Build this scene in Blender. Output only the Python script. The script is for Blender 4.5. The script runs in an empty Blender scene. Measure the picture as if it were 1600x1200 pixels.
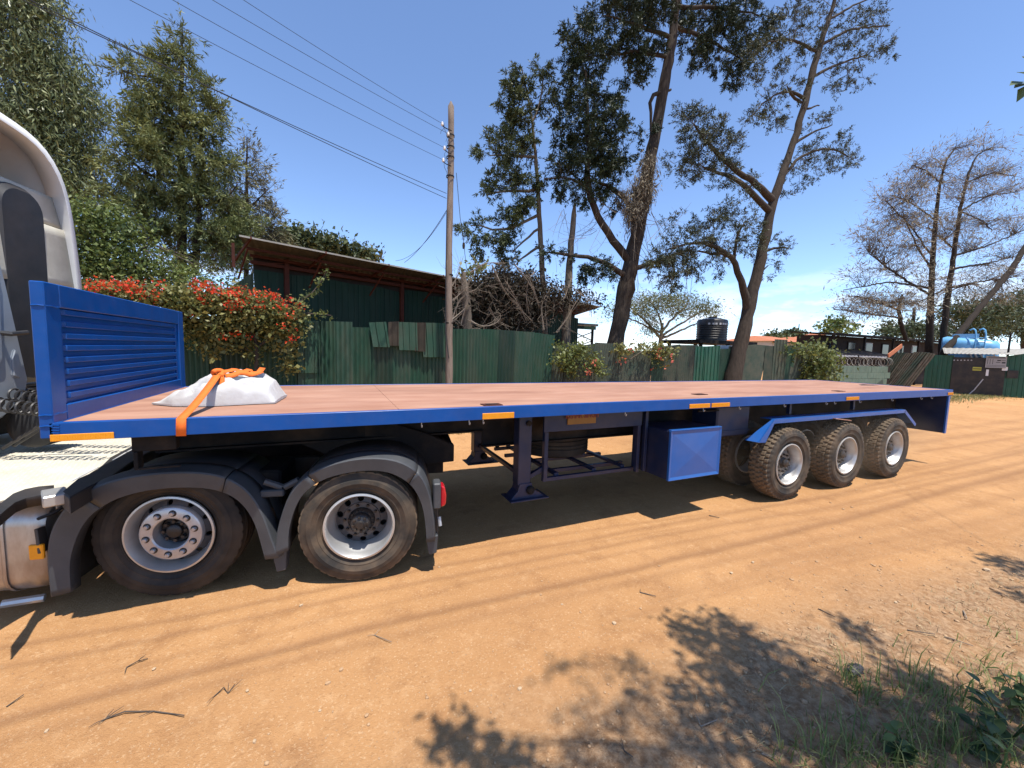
import bpy, bmesh, math, random
import numpy as np
from mathutils import Vector, Matrix
rnd = random.Random(7)
rng = np.random.default_rng(11)
SC = bpy.context.scene
COL = SC.collection
rad = math.radians
# ------------------------------------------------------------------ camera
CAM = np.array([1.6464, -3.4591, 2.0792]); YAW, PITCH, ROLL, FPX = .4294, -.0855, .0275, 613.96
_f = np.array([math.sin(YAW)*math.cos(PITCH), math.cos(YAW)*math.cos(PITCH), math.sin(PITCH)])
_r0 = np.array([math.cos(YAW), -math.sin(YAW), 0.]); _u0 = np.cross(_r0, _f)
_r = math.cos(ROLL)*_r0+math.sin(ROLL)*_u0; _u = -math.sin(ROLL)*_r0+math.cos(ROLL)*_u0
cd = bpy.data.cameras.new('camera'); cam = bpy.data.objects.new('camera', cd); COL.objects.link(cam)
cd.sensor_width = 36; cd.lens = 36*FPX/1600; cd.clip_end = 3000; cd.clip_start = .05
cam.matrix_world = Matrix([[_r[0], _u[0], -_f[0], CAM[0]], [_r[1], _u[1], -_f[1], CAM[1]], [_r[2], _u[2], -_f[2], CAM[2]], [0, 0, 0, 1]])
SC.camera = cam
# ------------------------------------------------------------------ light
SUN = Vector((.075, -.28, 1.0)).normalized()
SUN_EL = math.asin(SUN.z); SUN_AZ = math.atan2(SUN.x, SUN.y)
w = bpy.data.worlds.new('World'); SC.world = w; w.use_nodes = True
nt = w.node_tree; nt.nodes.clear()
def N(tree, t, **k):
    n = tree.nodes.new(t)
    for a, b in k.items(): setattr(n, a, b)
    return n
sky = N(nt, 'ShaderNodeTexSky', sky_type='NISHITA', sun_disc=False, sun_elevation=SUN_EL, sun_rotation=SUN_AZ, altitude=1800, air_density=.85, dust_density=.25, ozone_density=1.6)
bg = N(nt, 'ShaderNodeBackground'); wo = N(nt, 'ShaderNodeOutputWorld')
bg.inputs[1].default_value = .095
tc = N(nt, 'ShaderNodeTexCoord'); sep = N(nt, 'ShaderNodeSeparateXYZ'); nt.links.new(tc.outputs['Generated'], sep.inputs[0])
mp = N(nt, 'ShaderNodeMapping'); mp.inputs['Scale'].default_value = (7, 7, 22); nt.links.new(tc.outputs['Generated'], mp.inputs[0])
cn = N(nt, 'ShaderNodeTexNoise'); cn.inputs['Scale'].default_value = 1.3; cn.inputs['Detail'].default_value = 7; cn.inputs['Roughness'].default_value = .55; nt.links.new(mp.outputs[0], cn.inputs[0])
band = N(nt, 'ShaderNodeValToRGB'); e = band.color_ramp.elements
e[0].position = 0; e[0].color = (.75, .75, .75, 1); e[1].position = .19; e[1].color = (0, 0, 0, 1)
m_ = e.new(.09); m_.color = (.6, .6, .6, 1)
nt.links.new(sep.outputs[2], band.inputs[0])
add = N(nt, 'ShaderNodeMath', operation='MULTIPLY'); cr = N(nt, 'ShaderNodeMapRange'); cr.inputs[1].default_value = .46; cr.inputs[2].default_value = .60
nt.links.new(cn.outputs[0], cr.inputs[0]); nt.links.new(cr.outputs[0], add.inputs[0]); nt.links.new(band.outputs[0], add.inputs[1])
tn = N(nt, 'ShaderNodeMix', data_type='RGBA', blend_type='MULTIPLY'); tn.inputs[0].default_value = 1; tn.inputs[7].default_value = (1.95, 2.03, 2.14, 1); nt.links.new(sky.outputs[0], tn.inputs[6])
cm = N(nt, 'ShaderNodeMix', data_type='RGBA'); cm.inputs[7].default_value = (10.5, 10.8, 11.2, 1)
nt.links.new(add.outputs[0], cm.inputs[0]); nt.links.new(tn.outputs[2], cm.inputs[6]); nt.links.new(cm.outputs[2], bg.inputs[0]); nt.links.new(bg.outputs[0], wo.inputs[0])
sl = bpy.data.lights.new('sun', 'SUN'); sl.energy = 5.0; sl.angle = rad(.53); sl.color = (1, .95, .87)
so = bpy.data.objects.new('sun', sl); COL.objects.link(so); so.rotation_euler = SUN.to_track_quat('Z', 'Y').to_euler(); so.location = (5, -5, 30)
SC.view_settings.view_transform = 'Standard'; SC.view_settings.look = 'None'; SC.view_settings.exposure = .50; SC.view_settings.gamma = 1; SC.view_settings.use_curve_mapping = False
SC.render.engine = 'CYCLES'; SC.cycles.max_bounces = 6; SC.cycles.diffuse_bounces = 1; SC.cycles.transparent_max_bounces = 8; SC.cycles.volume_bounces = 0
# ------------------------------------------------------------------ placing helpers: pixel of the 1600 px photo on a real plane
def ray(px, py): return _f+_r*((px-800)/FPX)-_u*((py-600)/FPX)
def AY(px, py, y): q = ray(px, py); return CAM+q*((y-CAM[1])/q[1])
def AZ(px, py, z=0.): q = ray(px, py); return CAM+q*((z-CAM[2])/q[2])
def AX(px, py, x): q = ray(px, py); return CAM+q*((x-CAM[0])/q[0])
def AP(px, py, o, n): q = ray(px, py); return CAM+q*(np.dot(np.array(o)-CAM, n)/np.dot(q, n))
def depth(P): return float(np.dot(np.array(P)-CAM, _f))
def pxm(P): return depth(P)/FPX                       # metres per photo pixel there
# ------------------------------------------------------------------ objects
def tag(o, label=None, cat=None, group=None, kind=None):
    if label: o['label'] = label
    if cat: o['category'] = cat
    if group: o['group'] = group
    if kind: o['kind'] = kind
    return o
def thing(name, label, cat, loc=(0, 0, 0), rz=0, group=None):
    o = bpy.data.objects.new(name, None); COL.objects.link(o); o.empty_display_size = .2
    o.location = loc; o.rotation_euler = (0, 0, rz)
    return tag(o, label, cat, group)
def pivot(name, parent, loc=(0, 0, 0), rot=(0, 0, 0)):
    o = bpy.data.objects.new(name, None); COL.objects.link(o); o.parent = parent; o.location = loc; o.rotation_euler = rot; o.empty_display_size = .1
    return o
def link(name, me, parent=None):
    o = bpy.data.objects.new(name, me); COL.objects.link(o)
    if parent: o.parent = parent
    return o
def children(o): return [c for c in list(bpy.data.objects) if c.parent == o]
def copy_tree(o, parent=None, kids=None):
    if kids is None:
        kids = {}
        for c in bpy.data.objects:
            if c.parent: kids.setdefault(c.parent.name, []).append(c)
    c = o.copy(); COL.objects.link(c); c.parent = parent if parent else o.parent
    for ch in kids.get(o.name, []): copy_tree(ch, c, kids)
    return c
class MB:
    def __init__(s, off=(0, 0, 0)): s.v = []; s.f = []; s.o = np.array(off, float)
    def add(s, vs, fs):
        b = len(s.v); s.v += [tuple(np.array(v, float)-s.o) for v in vs]; s.f += [tuple(i+b for i in f) for f in fs]; return s
    def box(s, a, b, M=None):
        x0, y0, z0 = a; x1, y1, z1 = b
        vs = [(x, y, z) for x in (x0, x1) for y in (y0, y1) for z in (z0, z1)]
        if M is not None: vs = [tuple(M @ Vector(v)) for v in vs]
        return s.add(vs, [(0, 1, 3, 2), (4, 6, 7, 5), (0, 4, 5, 1), (2, 3, 7, 6), (0, 2, 6, 4), (1, 5, 7, 3)])
    def bar(s, p, q, w, h, up=(0, 0, 1)):
        p = Vector(p); q = Vector(q); d = (q-p).normalized(); x = d.cross(Vector(up))
        if x.length < 1e-4: x = d.cross(Vector((1, 0, 0)))
        x.normalize(); y = x.cross(d); vs = [p+x*a*w/2+y*b*h/2 for a, b in ((-1, -1), (1, -1), (1, 1), (-1, 1))]+[q+x*a*w/2+y*b*h/2 for a, b in ((-1, -1), (1, -1), (1, 1), (-1, 1))]
        return s.add(vs, [(0, 3, 2, 1), (4, 5, 6, 7), (0, 1, 5, 4), (1, 2, 6, 5), (2, 3, 7, 6), (3, 0, 4, 7)])
    def tube(s, pts, rs, n=6, cap=True):
        pts = [Vector(p) for p in pts]
        if not hasattr(rs, '__len__'): rs = [rs]*len(pts)
        vs = []; fs = []; k = len(pts); ref = None
        for i, p in enumerate(pts):
            d = (pts[min(i+1, k-1)]-pts[max(i-1, 0)])
            d = d.normalized() if d.length > 1e-9 else Vector((0, 0, 1))
            if ref is None: ref = d.orthogonal().normalized()
            ref = ref-d*ref.dot(d); ref = ref.normalized() if ref.length > 1e-6 else d.orthogonal().normalized()
            y = d.cross(ref)
            vs += [p+(ref*math.cos(2*math.pi*j/n)+y*math.sin(2*math.pi*j/n))*rs[i] for j in range(n)]
        for i in range(k-1):
            for j in range(n): fs.append((i*n+j, i*n+(j+1) % n, (i+1)*n+(j+1) % n, (i+1)*n+j))
        if cap: fs += [tuple(range(n))[::-1], tuple(range((k-1)*n, k*n))]
        return s.add(vs, fs)
    def lathe(s, prof, n=48, c=(0, 0, 0), axis='y', closed=False):
        # prof: (radius, axial)
        vs = []; fs = []; m = len(prof)
        for i in range(n):
            a = 2*math.pi*i/n
            for r, y in prof:
                u, v = r*math.cos(a), r*math.sin(a)
                p = (u, y, v) if axis == 'y' else ((u, v, y) if axis == 'z' else (y, u, v))
                vs.append((p[0]+c[0], p[1]+c[1], p[2]+c[2]))
        for i in range(n):
            for j in range(m if closed else m-1):
                a, b = i*m+j, i*m+(j+1) % m; a2, b2 = ((i+1) % n)*m+j, ((i+1) % n)*m+(j+1) % m
                fs.append((a, b, b2, a2))
        return s.add(vs, fs)
    def prism(s, poly, lo, hi, axis='y'):
        f = {'y': lambda u, v, d: (u, d, v), 'x': lambda u, v, d: (d, u, v), 'z': lambda u, v, d: (u, v, d)}[axis]
        n = len(poly); vs = [f(u, v, lo) for u, v in poly]+[f(u, v, hi) for u, v in poly]
        return s.add(vs, [tuple(range(n)), tuple(range(n, 2*n))[::-1]]+[(i, i+n, (i+1) % n+n, (i+1) % n) for i in range(n)])
    def grid(s, rows):
        m = len(rows[0]); vs = [p for r in rows for p in r]
        return s.add(vs, [(i*m+j, i*m+j+1, (i+1)*m+j+1, (i+1)*m+j) for i in range(len(rows)-1) for j in range(m-1)])
    def mesh(s, name, mat=None, smooth=0, bevel=0, seg=1):
        me = bpy.data.meshes.new(name); me.from_pydata(s.v, [], s.f)
        bm = bmesh.new(); bm.from_mesh(me)
        if bevel:
            bm.normal_update()
            ed = [e for e in bm.edges if len(e.link_faces) == 2 and e.calc_face_angle(0) > .6]
            bmesh.ops.bevel(bm, geom=ed, offset=bevel, segments=seg, affect='EDGES', clamp_overlap=True)
        bmesh.ops.recalc_face_normals(bm, faces=bm.faces); bm.to_mesh(me); bm.free()
        if smooth:
            me.shade_smooth(); me.set_sharp_from_angle(angle=rad(smooth))
        if mat: me.materials.append(mat)
        return me
    def build(s, name, mat=None, parent=None, smooth=0, bevel=0, seg=1, solid=0):
        o = link(name, s.mesh(name, mat, smooth, bevel, seg), parent)
        if solid: md = o.modifiers.new('thick', 'SOLIDIFY'); md.thickness = solid; md.offset = 0
        return o
def fast_mesh(name, verts, quads, tint=None, mat=None, smooth=False):
    verts = np.asarray(verts, np.float32); quads = np.asarray(quads, np.int32); nq, k = quads.shape
    me = bpy.data.meshes.new(name); me.vertices.add(len(verts)); me.vertices.foreach_set('co', verts.ravel())
    me.loops.add(nq*k); me.loops.foreach_set('vertex_index', quads.ravel())
    me.polygons.add(nq); me.polygons.foreach_set('loop_start', np.arange(nq, dtype=np.int32)*k)
    try: me.polygons.foreach_set('loop_total', np.full(nq, k, np.int32))
    except Exception: pass
    me.update(calc_edges=True)
    if tint is not None:
        at = me.attributes.new('tint', 'FLOAT', 'FACE'); at.data.foreach_set('value', np.asarray(tint, np.float32))
    if smooth: me.shade_smooth()
    if mat: me.materials.append(mat)
    return me
# ------------------------------------------------------------------ materials
def mk(name, col, col2=None, nscale=4, rough=.6, metal=0, bump=0, bscale=60, dirt=None, damt=0, dscale=2.5, stretch=None, coat=0, detail=6, lo=.35, hi=.65, rvar=0):
    m = bpy.data.materials.new(name); m.use_nodes = True; t = m.node_tree; b = t.nodes['Principled BSDF']
    b.inputs['Specular IOR Level'].default_value = .5 if rough < .7 else .2
    b.inputs['Roughness'].default_value = rough; b.inputs['Metallic'].default_value = metal; b.inputs['Coat Weight'].default_value = coat; b.inputs['Coat Roughness'].default_value = .15
    tc = N(t, 'ShaderNodeTexCoord'); src = tc.outputs['Object']
    if stretch:
        mpn = N(t, 'ShaderNodeMapping'); mpn.inputs['Scale'].default_value = stretch; t.links.new(src, mpn.inputs[0]); src = mpn.outputs[0]
    cur = None
    def noise(sc, d=detail):
        n = N(t, 'ShaderNodeTexNoise'); n.inputs['Scale'].default_value = sc; n.inputs['Detail'].default_value = d; n.inputs['Roughness'].default_value = .6; t.links.new(src, n.inputs[0]); return n.outputs[0]
    def ramp(o, a, c):
        r = N(t, 'ShaderNodeMapRange'); r.inputs[1].default_value = a; r.inputs[2].default_value = c; t.links.new(o, r.inputs[0]); return r.outputs[0]
    def mix(f, A, B, amt=None):
        x = N(t, 'ShaderNodeMix', data_type='RGBA')
        if amt is not None:
            mu = N(t, 'ShaderNodeMath', operation='MULTIPLY'); mu.inputs[1].default_value = amt; t.links.new(f, mu.inputs[0]); f = mu.outputs[0]
        t.links.new(f, x.inputs[0])
        for i, q in ((6, A), (7, B)):
            if isinstance(q, tuple): x.inputs[i].default_value = (*q, 1)
            else: t.links.new(q, x.inputs[i])
        return x.outputs[2]
    cur = col
    if col2: cur = mix(ramp(noise(nscale), lo, hi), col, col2)
    if dirt: cur = mix(ramp(noise(dscale, 8), .42, .75), cur, dirt, damt)
    if isinstance(cur, tuple): b.inputs['Base Color'].default_value = (*cur, 1)
    else: t.links.new(cur, b.inputs['Base Color'])
    if rvar:
        rr = N(t, 'ShaderNodeMapRange'); rr.inputs[3].default_value = rough-rvar; rr.inputs[4].default_value = rough+rvar; t.links.new(noise(dscale*2), rr.inputs[0]); t.links.new(rr.outputs[0], b.inputs['Roughness'])
    if bump:
        bn = N(t, 'ShaderNodeBump'); bn.inputs['Strength'].default_value = bump; bn.inputs['Distance'].default_value = .01; t.links.new(noise(bscale, 4), bn.inputs['Height']); t.links.new(bn.outputs[0], b.inputs['Normal'])
    return m
def leafmat(name, a, b_, tr=.25, rough=.5):
    m = bpy.data.materials.new(name); m.use_nodes = True; t = m.node_tree; b = t.nodes['Principled BSDF']; out = t.nodes['Material Output']
    at = N(t, 'ShaderNodeAttribute', attribute_name='tint'); x = N(t, 'ShaderNodeMix', data_type='RGBA'); t.links.new(at.outputs['Fac'], x.inputs[0]); x.inputs[6].default_value = (*a, 1); x.inputs[7].default_value = (*b_, 1)
    t.links.new(x.outputs[2], b.inputs['Base Color']); b.inputs['Roughness'].default_value = rough; b.inputs['Specular IOR Level'].default_value = .35
    tl = N(t, 'ShaderNodeBsdfTranslucent'); t.links.new(x.outputs[2], tl.inputs[0]); ms = N(t, 'ShaderNodeMixShader'); ms.inputs[0].default_value = tr
    t.links.new(b.outputs[0], ms.inputs[1]); t.links.new(tl.outputs[0], ms.inputs[2]); t.links.new(ms.outputs[0], out.inputs[0])
    return m
DUST = (.42, .27, .15)
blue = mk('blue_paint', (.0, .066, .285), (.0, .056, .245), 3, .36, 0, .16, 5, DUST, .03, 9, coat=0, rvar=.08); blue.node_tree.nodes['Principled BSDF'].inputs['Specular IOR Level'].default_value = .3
blue_shaded = mk('shaded_blue_paint', (.001, .009, .042), (.0015, .012, .052), 5, .55, 0, .06, 12, DUST, .07, 3, coat=.2)  # the blue paint with under-deck shade put into its colour
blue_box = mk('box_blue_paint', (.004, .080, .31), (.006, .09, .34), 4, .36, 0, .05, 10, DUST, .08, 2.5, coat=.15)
deckm = mk('deck_board', (.33, .165, .108), (.43, .245, .17), 3.0, .75, 0, .25, 40, (.22, .105, .07), .75, 1.3, stretch=(.45, 1.5, 1), lo=.3, hi=.7)
white_pl = mk('white_fairing', (.78, .78, .76), (.72, .72, .70), 3, .4, 0, .03, 20, (.5, .45, .38), .2)
shaded_in = mk('shaded_inner_panel', (.20, .175, .145), (.16, .14, .115), 3, .8)  # top inner panel, the shell's inner shade put into its colour
cream = mk('cream_panel', (.55, .52, .43), (.46, .43, .35), 6, .6, 0, .12, 30, (.3, .26, .2), .3)
greycab = mk('grey_cab_paint', (.36, .40, .45), (.32, .36, .40), 4, .35, .2, .02, 20, DUST, .12, coat=.3)
blackpl = mk('black_plastic', (.018, .019, .021), (.026, .027, .03), 8, .5, 0, .1, 120, DUST, .07)
greypl = mk('mudguard_plastic', (.038, .042, .048), (.05, .055, .062), 6, .58, 0, .12, 160, (.18, .15, .12), .12, 4)
steel_dk = mk('dark_chassis', (.005, .005, .006), (.008, .008, .009), 7, .75, 0, .1, 40, DUST, .1)
rubber = mk('tyre_rubber', (.028, .026, .024), (.045, .040, .034), 5, .78, 0, .12, 90, DUST, .30, 3)
rubber_clean = mk('dark_tyre_rubber', (.020, .018, .017), (.032, .029, .026), 5, .7, 0, .1, 90, DUST, .12, 3)
rubber_dusty = mk('dusty_tyre_rubber', (.085, .066, .046), (.15, .112, .075), 5, .85, 0, .12, 90, (.26, .17, .10), .55, 3)
silver = mk('silver_rim', (.55, .55, .54), (.48, .48, .47), 6, .38, .6, .03, 30, (.35, .27, .2), .22, 5)
alu = mk('polished_aluminium', (.50, .51, .53), (.40, .40, .41), 8, .30, .45, .05, 20, (.35, .25, .18), .3, 5)
tankm = mk('brushed_tank', (.56, .56, .55), (.40, .39, .37), 5, .40, .75, .06, 14, (.22, .13, .07), .85, 2.6, stretch=(1.6, 1, .6))
hubm = mk('hub_black', (.02, .02, .021), (.035, .03, .028), 9, .45, .3, .1, 40, DUST, .12)
rust_dk = mk('dark_patch_sheet', (.035, .030, .022), (.055, .042, .03), 4, .7, 0, .1, 20)
mid_disc = mk('dusty_grey_disc', (.20, .195, .185), (.14, .135, .13), 7, .5, .3, .05, 30, DUST, .3)
grey_disc = mk('grey_disc', (.085, .085, .09), (.06, .06, .065), 7, .5, .3, .05, 30, DUST, .2)
amber = mk('amber_reflector', (.85, .33, .01), (.78, .29, .01), 30, .35, 0, .1, 140)
redlens = mk('red_lens', (.5, .008, .02), (.4, .006, .015), 10, .18, 0, coat=.5)
orange = mk('orange_webbing', (.80, .17, .03), (.70, .15, .025), 30, .7, 0, .25, 260)
sackm = mk('white_woven_sack', (.52, .515, .505), (.46, .455, .445), 8, .7, 0, .25, 34, (.55, .42, .3), .18, 4)
chk = mk('chequer_plate_paint', (.62, .58, .47), (.54, .50, .41), 5, .6, 0, .2, 70, (.35, .28, .2), .35, 3)
rust = mk('rust_red_steel', (.075, .022, .014), (.055, .017, .011), 6, .75, 0, .2, 50)
poletm = mk('weathered_pole', (.20, .155, .12), (.29, .23, .18), 5, .85, 0, .6, 18, (.1, .075, .055), .6, 3, stretch=(6, 6, .8))
bark = mk('rough_bark', (.034, .026, .020), (.068, .052, .040), 7, .9, 0, 1.0, 16, (.05, .037, .027), .6, 4, stretch=(2.2, 2.2, .5))
bark_dk = mk('dark_bark', (.020, .015, .012), (.040, .031, .024), 7, .95, 0, 1.0, 16, stretch=(2.2, 2.2, .5))
bark_pale = mk('pale_bark', (.17, .14, .105), (.10, .08, .06), 6, .9, 0, .8, 14, stretch=(2, 2, .6))
twigm = mk('dead_twigs', (.28, .23, .18), (.18, .14, .105), 5, .9)
twig_dk = mk('dark_twigs', (.075, .058, .045), (.12, .095, .075), 5, .9)
green_sheet = mk('green_iron', (.008, .046, .024), (.013, .060, .032), 3, .66, 0, .05, 20, (.075, .070, .045), .4, 3.5, stretch=(1, 1, .4))
green_pale = mk('weathered_green_iron', (.020, .062, .038), (.032, .075, .046), 3, .6, .1, .05, 20, (.10, .085, .06), .5, 3.0, stretch=(1, 1, .3))
green_dark = mk('grimy_shaded_green_iron', (.006, .030, .018), (.010, .038, .022), 3, .55, .1, .05, 20, (.05, .045, .03), .5, 3.0, stretch=(1, 1, .3))  # grimy sheet tone, also darkened for creeper shade on the left run
green_old = mk('faded_green_iron', (.030, .055, .036), (.060, .072, .048), 4, .65, .1, .08, 20, (.13, .105, .07), .55, 2.2)
green_new = mk('bright_green_iron', (.006, .070, .040), (.008, .085, .048), 3, .4, .1, .04, 20, (.1, .1, .06), .15, 2.5)
teal_sheet = mk('teal_iron', (.011, .032, .022), (.015, .042, .029), 3, .72, 0, .05, 20, (.05, .06, .05), .3, 2.5, stretch=(1, 1, .25))
rust_sheet = mk('rusty_iron', (.10, .075, .055), (.17, .14, .105), 4, .8, .1, .15, 30, (.09, .12, .075), .5, 2.2)
roof_top = mk('roof_sheet', (.065, .068, .058), (.05, .052, .045), 4, .5, .3, .05, 20, (.2, .16, .11), .3)
wirem = mk('wire_black', (.02, .02, .022), rough=.5)
porc = mk('porcelain', (.6, .58, .55), rough=.3)
tank_blk = mk('black_polytank', (.012, .012, .013), (.018, .018, .019), 6, .45, 0, .02, 20, DUST, .08)
tiles_or = mk('orange_tile', (.45, .17, .085), (.37, .13, .065), 40, .8)
plaster = mk('pale_plaster', (.5, .46, .4), (.43, .4, .35), 5, .8, 0, .1, 20)
dark_wall = mk('dark_brown_wall', (.022, .016, .013), (.032, .024, .020), 3, .8, 0, .15, 20)
greywall = mk('mossy_painted_block', (.11, .16, .12), (.155, .20, .155), 4, .85, 0, .3, 25, (.10, .12, .075), .5, 2)
skyblue = mk('tanker_blue_paint', (.16, .42, .68), (.14, .38, .62), 3, .35, 0, .03, 12, DUST, .1, coat=.3)
blackgate = mk('black_gate_paint', (.007, .005, .005), (.010, .008, .007), 4, .5, 0, .05, 30, DUST, .1)
signm = mk('sign_board', (.34, .33, .32), (.30, .29, .28), 20, .5)
yellow = mk('yellow_plate', (.26, .12, .012), (.22, .10, .012), 12, .5)
letters = mk('plate_lettering', (.16, .02, .01), rough=.5)
roof_pale = mk('pale_roof_sheet', (.33, .31, .27), (.26, .24, .20), 3, .6)
pale = mk('pale_print', (.5, .5, .5), (.4, .4, .4), 12, .6)
glass = mk('dark_glass', (.02, .025, .03), rough=.1)
# ------------------------------------------------------------------ noise for terrain
def vnoise(x, y, seed):
    xi = np.floor(x).astype(int); yi = np.floor(y).astype(int); fx = x-xi; fy = y-yi
    fx = fx*fx*(3-2*fx); fy = fy*fy*(3-2*fy)
    def h(a, b):
        n = (a*374761393+b*668265263+seed*974634721) & 0x7fffffff
        n = ((n ^ (n >> 13))*1274126177) & 0x7fffffff
        return ((n ^ (n >> 16)) & 0xffff)/65535.
    return (h(xi, yi)*(1-fx)+h(xi+1, yi)*fx)*(1-fy)+(h(xi, yi+1)*(1-fx)+h(xi+1, yi+1)*fx)*fy
def fbm(x, y, s, sc, oct=4, g=.5):
    a = 1; t = 0; tot = 0
    for i in range(oct):
        t = t+a*vnoise(x*sc, y*sc, s+i); tot += a; a *= g; sc *= 2.03
    return t/tot-.5
# tyre tracks along the road, as ground lines (x, y points, width, depth)
def gl(*pts): return [tuple(AZ(a, b)[:2]) for a, b in pts]
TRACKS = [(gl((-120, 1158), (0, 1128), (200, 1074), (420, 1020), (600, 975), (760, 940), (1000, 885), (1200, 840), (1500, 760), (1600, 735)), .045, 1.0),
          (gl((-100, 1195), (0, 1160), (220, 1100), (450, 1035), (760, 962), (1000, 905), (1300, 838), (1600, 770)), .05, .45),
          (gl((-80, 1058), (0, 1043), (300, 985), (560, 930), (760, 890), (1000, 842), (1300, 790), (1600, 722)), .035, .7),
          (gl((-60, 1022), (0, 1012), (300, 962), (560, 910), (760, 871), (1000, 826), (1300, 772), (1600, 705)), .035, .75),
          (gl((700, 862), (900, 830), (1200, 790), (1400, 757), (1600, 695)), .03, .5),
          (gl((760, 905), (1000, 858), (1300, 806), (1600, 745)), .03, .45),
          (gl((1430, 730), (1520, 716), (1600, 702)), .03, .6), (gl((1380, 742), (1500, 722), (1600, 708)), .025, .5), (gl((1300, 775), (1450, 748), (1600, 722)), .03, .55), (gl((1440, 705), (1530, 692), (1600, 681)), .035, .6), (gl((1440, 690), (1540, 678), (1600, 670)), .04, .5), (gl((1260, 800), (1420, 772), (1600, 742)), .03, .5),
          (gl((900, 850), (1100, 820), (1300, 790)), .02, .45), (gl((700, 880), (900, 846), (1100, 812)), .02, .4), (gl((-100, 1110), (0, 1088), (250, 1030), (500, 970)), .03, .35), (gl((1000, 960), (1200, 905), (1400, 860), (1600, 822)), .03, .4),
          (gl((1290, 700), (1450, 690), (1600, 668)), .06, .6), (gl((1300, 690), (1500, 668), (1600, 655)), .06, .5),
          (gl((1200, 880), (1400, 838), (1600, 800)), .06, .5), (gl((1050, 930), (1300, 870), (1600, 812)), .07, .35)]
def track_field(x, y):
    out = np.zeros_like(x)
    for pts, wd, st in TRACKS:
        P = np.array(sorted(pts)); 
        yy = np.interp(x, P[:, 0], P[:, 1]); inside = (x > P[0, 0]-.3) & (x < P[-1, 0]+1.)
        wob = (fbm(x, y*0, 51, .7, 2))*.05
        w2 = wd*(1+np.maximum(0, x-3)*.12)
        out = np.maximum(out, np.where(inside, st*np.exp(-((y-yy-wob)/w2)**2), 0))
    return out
def edge_mask(x, y):      # rough verge on the camera's side of the road
    e = -1.38-.06*np.maximum(0, x-4)+fbm(x, y, 31, .8, 3)*.9
    return np.clip((e-y)/.5, 0, 1)
def ground_h(x, y):
    em = edge_mask(x, y); near = np.exp(-np.maximum(0, np.hypot(x-3, y+1)-7)/6)
    h = fbm(x, y, 3, .45, 3)*.035*near
    h = h+fbm(x, y, 9, 3.0, 4)*.024*near-np.abs(fbm(x, y, 71, 6.5, 3))*.014*near+fbm(x, y, 17, 14, 3)*(.006+.016*em)*near
    h = h-np.clip(track_field(x, y), 0, 1)*.012
    h = h+em*(fbm(x, y, 23, 5., 4)*.05+.008)*near
    under = np.clip(1-np.abs(y-1.2)/2.2, 0, 1)*((x > -2) & (x < 14))
    h = h*(1-.75*under)
    return h-.004
def axis(segs):
    o = [segs[0][0]]
    for a, b, st in segs:
        n = max(1, int(round((b-a)/st))); o += list(np.linspace(a, b, n+1)[1:])
    return np.array(o)
gx = axis([(-700, -100, 60), (-100, -10, 7), (-10, -2, .4), (-2, 7.5, .03), (7.5, 11, .05), (11, 18, .14), (18, 40, .4), (40, 80, 2), (80, 900, 60)])
gy = axis([(-300, -30, 30), (-30, -5, 2), (-5, -3.4, .12), (-3.4, .8, .025), (.8, 3, .08), (3, 8, .2), (8, 20, 1), (20, 100, 8), (100, 1200, 80)])
X, Y = np.meshgrid(gx, gy, indexing='ij'); Z = ground_h(X, Y)
ni, nj = X.shape; idx = np.arange(ni*nj).reshape(ni, nj)
q = np.stack([idx[:-1, :-1].ravel(), idx[1:, :-1].ravel(), idx[1:, 1:].ravel(), idx[:-1, 1:].ravel()], 1)
gme = fast_mesh('dirt_ground', np.stack([X.ravel(), Y.ravel(), Z.ravel()], 1), q, smooth=True)
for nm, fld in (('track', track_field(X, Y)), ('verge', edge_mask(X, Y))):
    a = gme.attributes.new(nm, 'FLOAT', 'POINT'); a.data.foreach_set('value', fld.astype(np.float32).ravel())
gm = bpy.data.materials.new('dirt'); gm.use_nodes = True; t = gm.node_tree; b = t.nodes['Principled BSDF']; b.inputs['Roughness'].default_value = .95; b.inputs['Specular IOR Level'].default_value = .15
def mixc(t, f, A, B):
    x = N(t, 'ShaderNodeMix', data_type='RGBA')
    if isinstance(f, float): x.inputs[0].default_value = f
    else: t.links.new(f, x.inputs[0])
    for i, qq in ((6, A), (7, B)):
        if isinstance(qq, tuple): x.inputs[i].default_value = (*qq, 1)
        else: t.links.new(qq, x.inputs[i])
    return x.outputs[2]
def nz(t, src, sc, d=6, r=.6):
    n = N(t, 'ShaderNodeTexNoise'); n.inputs['Scale'].default_value = sc; n.inputs['Detail'].default_value = d; n.inputs['Roughness'].default_value = r; t.links.new(src, n.inputs[0]); return n.outputs[0]
def rg(t, o, a, c, lo=0., hi=1.):
    r = N(t, 'ShaderNodeMapRange'); r.inputs[1].default_value = a; r.inputs[2].default_value = c; r.inputs[3].default_value = lo; r.inputs[4].default_value = hi; t.links.new(o, r.inputs[0]); return r.outputs[0]
tcg = N(t, 'ShaderNodeTexCoord').outputs['Object']
c = mixc(t, rg(t, nz(t, tcg, .9, 7), .35, .65), (.43, .225, .095), (.55, .30, .13))
c = mixc(t, rg(t, nz(t, tcg, .45, 8, .65), .48, .66, 0, .45), c, (.34, .165, .068))
c = mixc(t, rg(t, nz(t, tcg, 7, 7, .7), .54, .70, 0, .6), c, (.60, .36, .18))
c = mixc(t, rg(t, nz(t, tcg, 2.6, 9, .72), .52, .70, 0, .65), c, (.30, .145, .062))
c = mixc(t, rg(t, nz(t, tcg, 60, 4, .65), .56, .68, 0, .55), c, (.66, .45, .26))
c = mixc(t, rg(t, nz(t, tcg, 38, 5, .7), .57, .68, 0, .5), c, (.27, .13, .055))
va = N(t, 'ShaderNodeAttribute', attribute_name='verge').outputs['Fac']
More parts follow.
